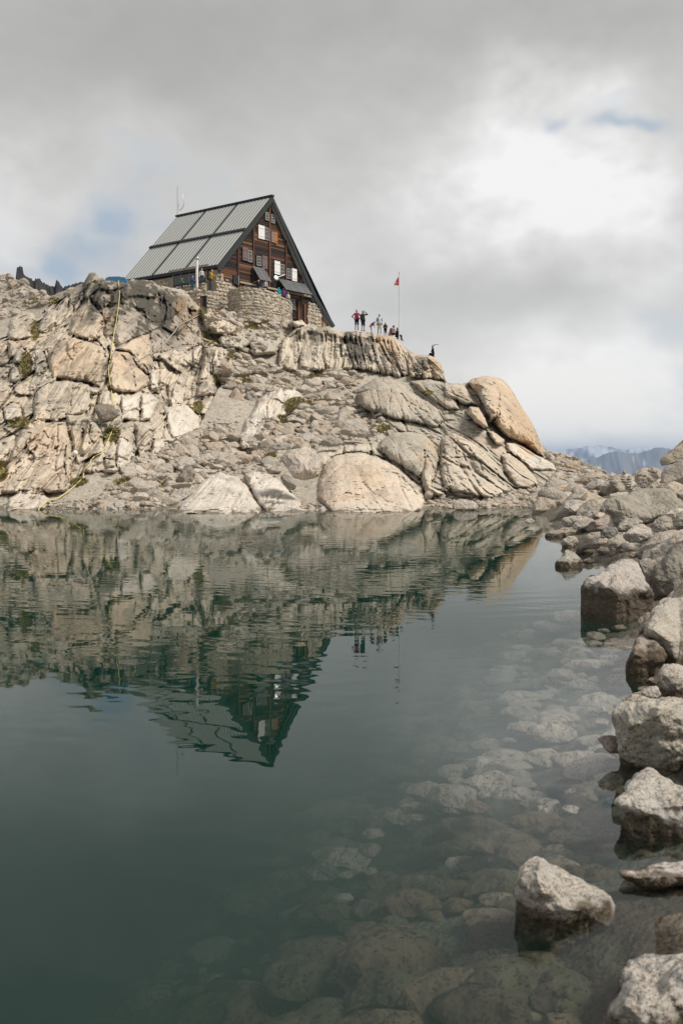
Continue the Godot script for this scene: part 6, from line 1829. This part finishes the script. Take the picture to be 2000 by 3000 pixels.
func build_people() -> void:
	var g := "hikers on the cliff edge"
	var toward := 0.0
	# figures on the crest: crop point of the feet, how far behind the crest, height
	var crest := [
		[218, 921, 0.9, 1.68, 0.15, {"label": "person in a berry red top and black skirt, hands on hips on the cliff edge", "top": Color(0.24, 0.025, 0.07), "legs": Color(0.012, 0.012, 0.014), "shorts": true, "pose": "hips"}],
		[308, 934, 0.9, 1.68, 0.5, {"label": "person in a dark grey jacket and black shorts, hand raised to the head", "top": Color(0.035, 0.037, 0.034), "legs": Color(0.01, 0.01, 0.012), "shorts": true, "pose": "brow"}],
		[430, 962, 0.9, 1.15, 1.4, {"label": "child in a purple checked shirt bending forward on the cliff edge", "top": Color(0.16, 0.05, 0.12), "legs": Color(0.42, 0.22, 0.17), "hair": Color(0.30, 0.22, 0.12), "shorts": true, "pose": "bend"}],
		[543, 970, 0.9, 1.62, 0.1, {"label": "person in an open sky blue jacket over a white shirt, walking along the cliff edge", "top": Color(0.55, 0.55, 0.52), "jacket": Color(0.06, 0.22, 0.45), "legs": Color(0.40, 0.33, 0.25), "shorts": true, "stride": 0.1, "hair": Color(0.08, 0.05, 0.03)}],
		[628, 1012, 0.9, 1.16, 0.0, {"label": "child with long fair hair and a black jacket, holding hands together", "top": Color(0.016, 0.018, 0.017), "legs": Color(0.014, 0.012, 0.014), "shorts": true, "pose": "hold", "hair": Color(0.24, 0.16, 0.08), "long_hair": true}],
		[752, 1035, 1.0, 1.55, 2.0, {"label": "person in a pale shirt with a red backpack sitting beside the flagpole", "top": Color(0.42, 0.43, 0.46), "legs": Color(0.014, 0.014, 0.016), "pose": "sit", "pack": Color(0.22, 0.05, 0.04), "hair": Color(0.12, 0.1, 0.07)}],
		[806, 1062, 0.8, 1.5, 1.2, {"label": "person dressed in black sitting low at the foot of the flagpole", "top": Color(0.014, 0.013, 0.015), "legs": Color(0.012, 0.012, 0.012), "pose": "sit"}],
		[693, 1052, 1.6, 1.05, 0.3, {"label": "grey haired person mostly hidden behind the crest, only the head showing", "top": Color(0.2, 0.2, 0.2), "legs": Color(0.05, 0.05, 0.05), "hair": Color(0.22, 0.21, 0.2), "pose": "sit"}],
	]
	for c in crest:
		var q := to_photo("crest", [c[0], c[1]])[0]
		var i := clampi(roundi((q.x - HILL_X0) / HILL_STEP), 0, HILL_NX - 1)
		var d := hill_d[i * HILL_NY] + float(c[2])
		var look: Dictionary = c[5]
		look.group = g
		person(at(q.x, q.y, d), c[4], c[3], look)
	var gh := "guests at the hut"
	# figures at the hut: crop point of the feet, distance, height
	var guests := [
		[655, 693, 83.2, 1.75, 1.35, {"label": "person in a mustard yellow jacket with dark backpack, leaning on the platform wall", "top": Color(0.42, 0.24, 0.015), "legs": Color(0.05, 0.045, 0.04), "pose": "lean", "pack": Color(0.03, 0.035, 0.045), "hair": Color(0.2, 0.06, 0.04)}],
		[527, 702, 84.6, 1.35, 0.9, {"label": "child in a blue jacket and teal trousers leaning on the platform wall", "top": Color(0.025, 0.05, 0.2), "legs": Color(0.012, 0.10, 0.095), "pose": "lean", "hair": Color(0.22, 0.12, 0.06)}],
		[460, 694, 85.2, 1.08, 0.9, {"label": "child in a green top on the platform", "top": Color(0.02, 0.13, 0.05), "legs": Color(0.04, 0.04, 0.045), "pose": "hold", "hair": Color(0.24, 0.12, 0.05)}],
		[597, 650, 85.0, 1.35, 0.3, {"label": "person in a white top behind the platform wall", "top": Color(0.5, 0.48, 0.46), "legs": Color(0.06, 0.06, 0.07)}],
		[1040, 735, 85.6, 1.45, 2.6, {"label": "person in a pale lilac shirt sitting behind the terrace wall", "top": Color(0.46, 0.45, 0.52), "legs": Color(0.05, 0.05, 0.06), "hair": Color(0.2, 0.12, 0.1)}],
		[993, 730, 85.4, 1.35, 0.2, {"label": "person in dark clothes and white cap behind the terrace wall", "top": Color(0.02, 0.02, 0.025), "legs": Color(0.02, 0.02, 0.02), "hair": Color(0.5, 0.48, 0.46)}],
		[1132, 780, 86.8, 1.35, 2.8, {"label": "person in a bright turquoise jacket behind the terrace wall", "top": Color(0.02, 0.33, 0.42), "legs": Color(0.04, 0.04, 0.05), "hair": Color(0.03, 0.3, 0.4)}],
		[1165, 790, 87.6, 1.4, 3.0, {"label": "person in a purple jacket behind the terrace wall", "top": Color(0.17, 0.05, 0.19), "legs": Color(0.04, 0.04, 0.05), "hair": Color(0.1, 0.05, 0.08)}],
		[1196, 800, 88.2, 1.2, 0.0, {"label": "person in a white shirt at the end of the terrace wall", "top": Color(0.5, 0.48, 0.45), "legs": Color(0.05, 0.05, 0.05)}],
	]
	for c in guests:
		var q := to_photo("hut", [c[0], c[1]])[0]
		var look: Dictionary = c[5]
		look.group = gh
		person(at(q.x, q.y, c[2]), c[4], c[3], look)

# ---------------------------------------------------------------- flag, ibex, hose, cairns and the like
func build_small_things() -> void:
	var foot := to_photo("crest", [826, 1075])[0]
	var tip := to_photo("crest", [826, 100])[0]
	var fd := hill_d[roundi((foot.x - HILL_X0) / HILL_STEP) * HILL_NY] + 0.5
	var f := base("flagpole", at(foot.x, foot.y, fd))
	tag(f, "slender white flagpole with a limp red pennant on the cliff edge", "flagpole")
	var ph := at(tip.x, tip.y, fd).y - f.position.y
	part("pole", tube(PackedVector3Array([Vector3(0, -0.4, 0), Vector3(0, ph * 0.5, 0), Vector3(0, ph, 0)]), 0.045, 10, 0.7), M.pole, f)
	part("knob", tube(PackedVector3Array([Vector3(0, ph, 0), Vector3(0, ph + 0.08, 0)]), 0.06, 10), M.pole, f)
	var m := 0.2041 * fd / LENS
	var v := PackedVector3Array()
	var c := PackedColorArray()
	var t := PackedInt32Array()
	var nu := 14
	var nv := 16
	for j in nv + 1:
		var w := float(j) / nv
		for i in nu + 1:
			var s := float(i) / nu
			var width := lerpf(6.0, 66.0, pow(w, 0.85)) * m
			var yy := ph - (45.0 + 130.0 * w - 4.0 * s) * m
			v.append(Vector3(-0.05 - width * s, yy - 0.10 * s * (1.0 - w), 0.09 * sin(s * 9.0 + w * 2.0) * (0.4 + w)))
			var white := absf(s - 0.52) < 0.09 and w > 0.45 and w < 0.92 or absf(w - 0.70) < 0.07 and s > 0.25 and s < 0.8
			c.append(Color(0.60, 0.56, 0.54) if white else Color(0.62, 0.05, 0.04))
	for j in nv:
		for i in nu:
			var a := j * (nu + 1) + i
			t.append_array([a, a + 1, a + nu + 1, a + 1, a + nu + 2, a + nu + 1])
	var cloth := vmat(0.85)
	cloth.backlight_enabled = true
	cloth.backlight = lin(0.3, 0.25, 0.25)
	part("flag", solid(v, t, c, false), cloth, f)
	# ibex
	var ib := to_photo("crest", [1297, 1300])[0]
	var di := hill_d[roundi((ib.x - HILL_X0) / HILL_STEP) * HILL_NY] + 0.6
	var k := 0.2041 * di / LENS
	var black := Color(0.012, 0.011, 0.011)
	var bones := []
	for q in [[-14, 25, 18, -40, 34, 24, 0.0], [-14, 25, 10, 34, 30, 22, 0.0], [8, -5, 16, 55, 25, 19, 0.0], [16, 55, 13, 100, 20, 15, 0.0], [12, 106, -6, 84, 15, 9, 0.05], [13, 108, 20, 118, 12, 7, -0.05], [-6, 84, -13, 76, 9, 6, 0.06]]:
		bones.append([Vector3(q[0], q[1], 0) * k, Vector3(q[2], q[3], 0) * k, q[4] * k, q[5] * k, black])
	var ibex := put("ibex_sculpture", skin(bones, 0.022, 0.03), M.rock, self, at(ib.x, ib.y, di))
	tag(ibex, "black ibex sculpture with long curved horns at the cliff's end", "sculpture")
	for e in [[-1, [12, 112, 12, 138, 24, 160, 48, 176, 76, 182, 100, 176]], [1, [4, 112, 0, 135, 2, 158, 12, 178]]]:
		var pts := PackedVector3Array()
		for i in e[1].size() / 2:
			pts.append(Vector3(e[1][2 * i], e[1][2 * i + 1], 8.0 * e[0] * (1.0 + i * 0.4)) * k)
		part("horn", tube(curve(pts, 5), 7.5 * k, 8, 0.3), M.black, ibex)
	# yellow hose down the cliff
	var way := PackedVector3Array()
	for q in [["crag", [779, 138, 782, 180, 786, 240, 776, 330, 764, 410, 752, 470, 738, 570, 728, 640, 716, 700, 714, 740, 722, 800, 734, 870, 745, 930, 755, 968]], ["foot", [757, 110, 768, 150, 748, 190, 745, 230, 722, 290, 690, 360, 668, 398, 620, 420, 600, 440, 590, 470, 555, 510, 545, 560, 500, 605, 450, 650, 390, 690, 320, 708, 285, 735, 262, 758, 250, 775]]]:
		var pts := to_photo(q[0], q[1])
		for i in pts.size() - 1:
			for e in 5:
				var p := pts[i].lerp(pts[i + 1], e / 5.0)
				var d := 1e9
				for near in [Vector2(0, 0), Vector2(-4, 0), Vector2(4, 0), Vector2(0, -6), Vector2(0, 6)]:
					d = minf(d, hill_depth(p.x + near.x, p.y + near.y))
				way.append(at(p.x, p.y, d - 0.08))
	tag(put("yellow_hose", tube(way, 0.023, 6), M.hose), "thin yellow hose hanging down the cliff from the hut into the lake", "hose")
	var rope := PackedVector3Array()
	for p in to_photo("crag", [1316, 358, 1250, 395, 1180, 428, 1150, 470, 1080, 550, 1010, 612]):
		rope.append(hill_at(p.x, p.y, -0.3))
	tag(put("rope", tube(curve(rope, 4), 0.03, 6), M.rope), "thin grey rope strung across the cliff below the hut's corner", "rope")
	var pole := PackedVector3Array()
	for p in to_photo("mid", [-20, 192, 60, 225, 130, 250, 180, 280, 240, 330]):
		pole.append(hill_at(p.x, p.y, -0.35))
	tag(put("pipe", tube(curve(pole, 3), 0.075, 8), M.wood_tan), "pale pipe running down the gully beside the columns", "pipe")
	# white buoy on the lower cliff
	var wb := to_photo("foot", [495, 396])[0]
	var sm := SphereMesh.new()
	sm.radius = 0.115
	sm.height = 0.23
	var buoy := base("buoy", hill_at(wb.x, wb.y, -0.3))
	tag(buoy, "small white ball float hanging on the lower cliff", "buoy")
	part("float", sm, M.white, buoy)
	part("eyelet", tube(PackedVector3Array([Vector3(0, 0.1, 0), Vector3(0, 0.24, -0.05)]), 0.015, 6), M.steel, buoy)
	# blue tank at the top of the cliff
	var bt := to_photo("crag", [770, 146])[0]
	var tank := base("water_tank", hill_at(bt.x, bt.y + 3.0, 1.2))
	tag(tank, "low blue water tank behind the cliff top where the hose starts", "tank")
	part("body", slab_body([Vector2(-0.75, -0.1), Vector2(0.75, -0.1), Vector2(0.72, 0.2), Vector2(0.6, 0.3), Vector2(-0.45, 0.34), Vector2(-0.7, 0.22)], -0.5, 0.5), M.blue, tank)
	part("lid", box(Vector3(0.5, 0.06, 0.5)), M.blue, tank, Vector3(0, 0.36, 0))
	# cairns
	var cg := "stone cairns on the saddle"
	for e in [[[945, 590, 905, 45], 30.5, [575, 545, 520, 500, 482, 468, 455], [90, 75, 66, 60, 50, 36, 26], "slender pointed stone cairn on the saddle skyline"], [[1005, 650, 0, 0], 26.5, [648, 620, 600, 572, 548, 525, 512], [105, 95, 82, 66, 70, 48, 36], "broader stone cairn before the slender one"]]:
		var d: float = e[1]
		var s := 0.2806 * d / LENS
		var b0 := to_photo("saddle", [e[0][0], e[0][1]])[0]
		var root := base("cairn", at(b0.x, b0.y, d))
		tag(root, e[4], "cairn", cg)
		for i in e[2].size():
			var o := put("stone", stone_kinds[(i * 2 + 1) % 9], stone_mats[(i * 5 + 1) % 6], root)
			var w: float = e[3][i] * 0.45 * s
			o.transform = Transform3D(Basis.from_euler(Vector3(0.08, i * 1.3, 0.06)).scaled(Vector3(w, 19.0 * s, w)), Vector3(rng.randf_range(-6, 6) * s, (e[0][1] - e[2][i]) * s, 0))
	build_pinnacles()
	build_grass()

func build_pinnacles() -> void:
	var line := to_photo("crag", [60, 230, 98, 200, 104, 130, 112, 66, 130, 50, 150, 58, 158, 108, 172, 118, 200, 126, 224, 150, 234, 130, 262, 130, 280, 160, 300, 165, 320, 175, 358, 188, 370, 146, 386, 145, 400, 175, 412, 192, 440, 180, 545, 152, 620, 200])
	var v := PackedVector3Array()
	var c := PackedColorArray()
	var t := PackedInt32Array()
	var nx := 150
	var ny := 40
	for i in nx:
		var x := lerpf(line[0].x, line[line.size() - 1].x, float(i) / (nx - 1))
		var k := 0
		while k < line.size() - 2 and x > line[k + 1].x: k += 1
		var y := lerpf(line[k].y, line[k + 1].y, (x - line[k].x) / (line[k + 1].x - line[k].x)) - 3.0 + 5.0 * noise_b.get_noise_2d(x * 0.22, 2.0)
		for j in ny:
			var w := float(j) / (ny - 1)
			var p := at(x, lerpf(y, 950.0, maxf(0.0, w * 1.15 - 0.15)), 240.0)
			var d := 240.0 + (9.0 * (0.15 - w) / 0.15 if w < 0.15 else -40.0 * (w - 0.15)) + 4.0 * noise_a.get_noise_3d(p.x * 0.12, p.y * 0.05, 1.0) + 2.0 * noise_b.get_noise_3d(p.x * 0.5, p.y * 0.2, 5.0)
			var r := at(x, lerpf(y, 950.0, maxf(0.0, w * 1.15 - 0.15)), d)
			v.append(r)
			var m := 1.0 + 0.4 * noise_b.get_noise_3d(p.x * 0.6, p.y * 0.4, 2.0)
			c.append(Color(0.04 * m, 0.039 * m, 0.037 * m))
	for i in nx - 1:
		for j in ny - 1:
			var a := i * ny + j
			t.append_array([a, a + ny, a + 1, a + ny, a + ny + 1, a + 1])
	tag(put("ridge", solid(v, t, c, false), M.rock), "dark jagged rock ridge with a pinnacle behind the scree", "ridge", "", "structure")

func build_grass() -> void:
	var st := PackedVector3Array()
	var idx := PackedInt32Array()
	for k in 9:
		var a := TAU * k / 9.0 + 0.3 * (k % 2)
		var d := Vector3(cos(a), 0, sin(a))
		var w := d.cross(Vector3.UP) * 0.09
		var n := st.size()
		var up := 0.8 + 0.4 * ((k * 7) % 5) / 5.0
		st.append_array([d * 0.15 - w, d * 0.15 + w, d * 0.5 + Vector3.UP * 0.65 * up + w * 0.6, d * 0.85 + Vector3.UP * up])
		idx.append_array([n, n + 1, n + 2, n, n + 2, n + 3])
	var mesh := solid(st, idx, PackedColorArray(), false)
	var spots := []
	for q in MOSSES:
		var m := to_photo(q[0], [q[1], q[2]])[0]
		var s: float = CROP[q[0]][2]
		for k in int(30 + q[3] * q[4] * (0.1 if q[0] == "mid" or q[0] == "slab" else 0.06)):
			var a := rng.randf() * TAU
			var r := sqrt(rng.randf()) * 0.95
			var x: float = m.x + cos(a) * r * q[3] * s
			var y: float = m.y + sin(a) * r * q[4] * s
			var p := hill_at(x, y, -0.02)
			var z := rng.randf_range(0.07, 0.16)
			spots.append([Transform3D(Basis.from_euler(Vector3(0, rng.randf() * TAU, 0)).scaled(Vector3(z * 1.3, z, z * 1.3)), p), Color(0.34, 0.27, 0.12).lerp(Color(0.19, 0.18, 0.065), rng.randf())])
	var mm := MultiMesh.new()
	mm.transform_format = MultiMesh.TRANSFORM_3D
	mm.use_colors = true
	mm.mesh = mesh
	mm.instance_count = spots.size()
	for k in spots.size():
		mm.set_instance_transform(k, spots[k][0])
		mm.set_instance_color(k, spots[k][1])
	var o := MultiMeshInstance3D.new()
	o.name = "grass"
	o.multimesh = mm
	o.material_override = M.rock
	add_child(o)
	tag(o, "tufts of dry alpine grass between the rocks", "grass", "", "stuff")
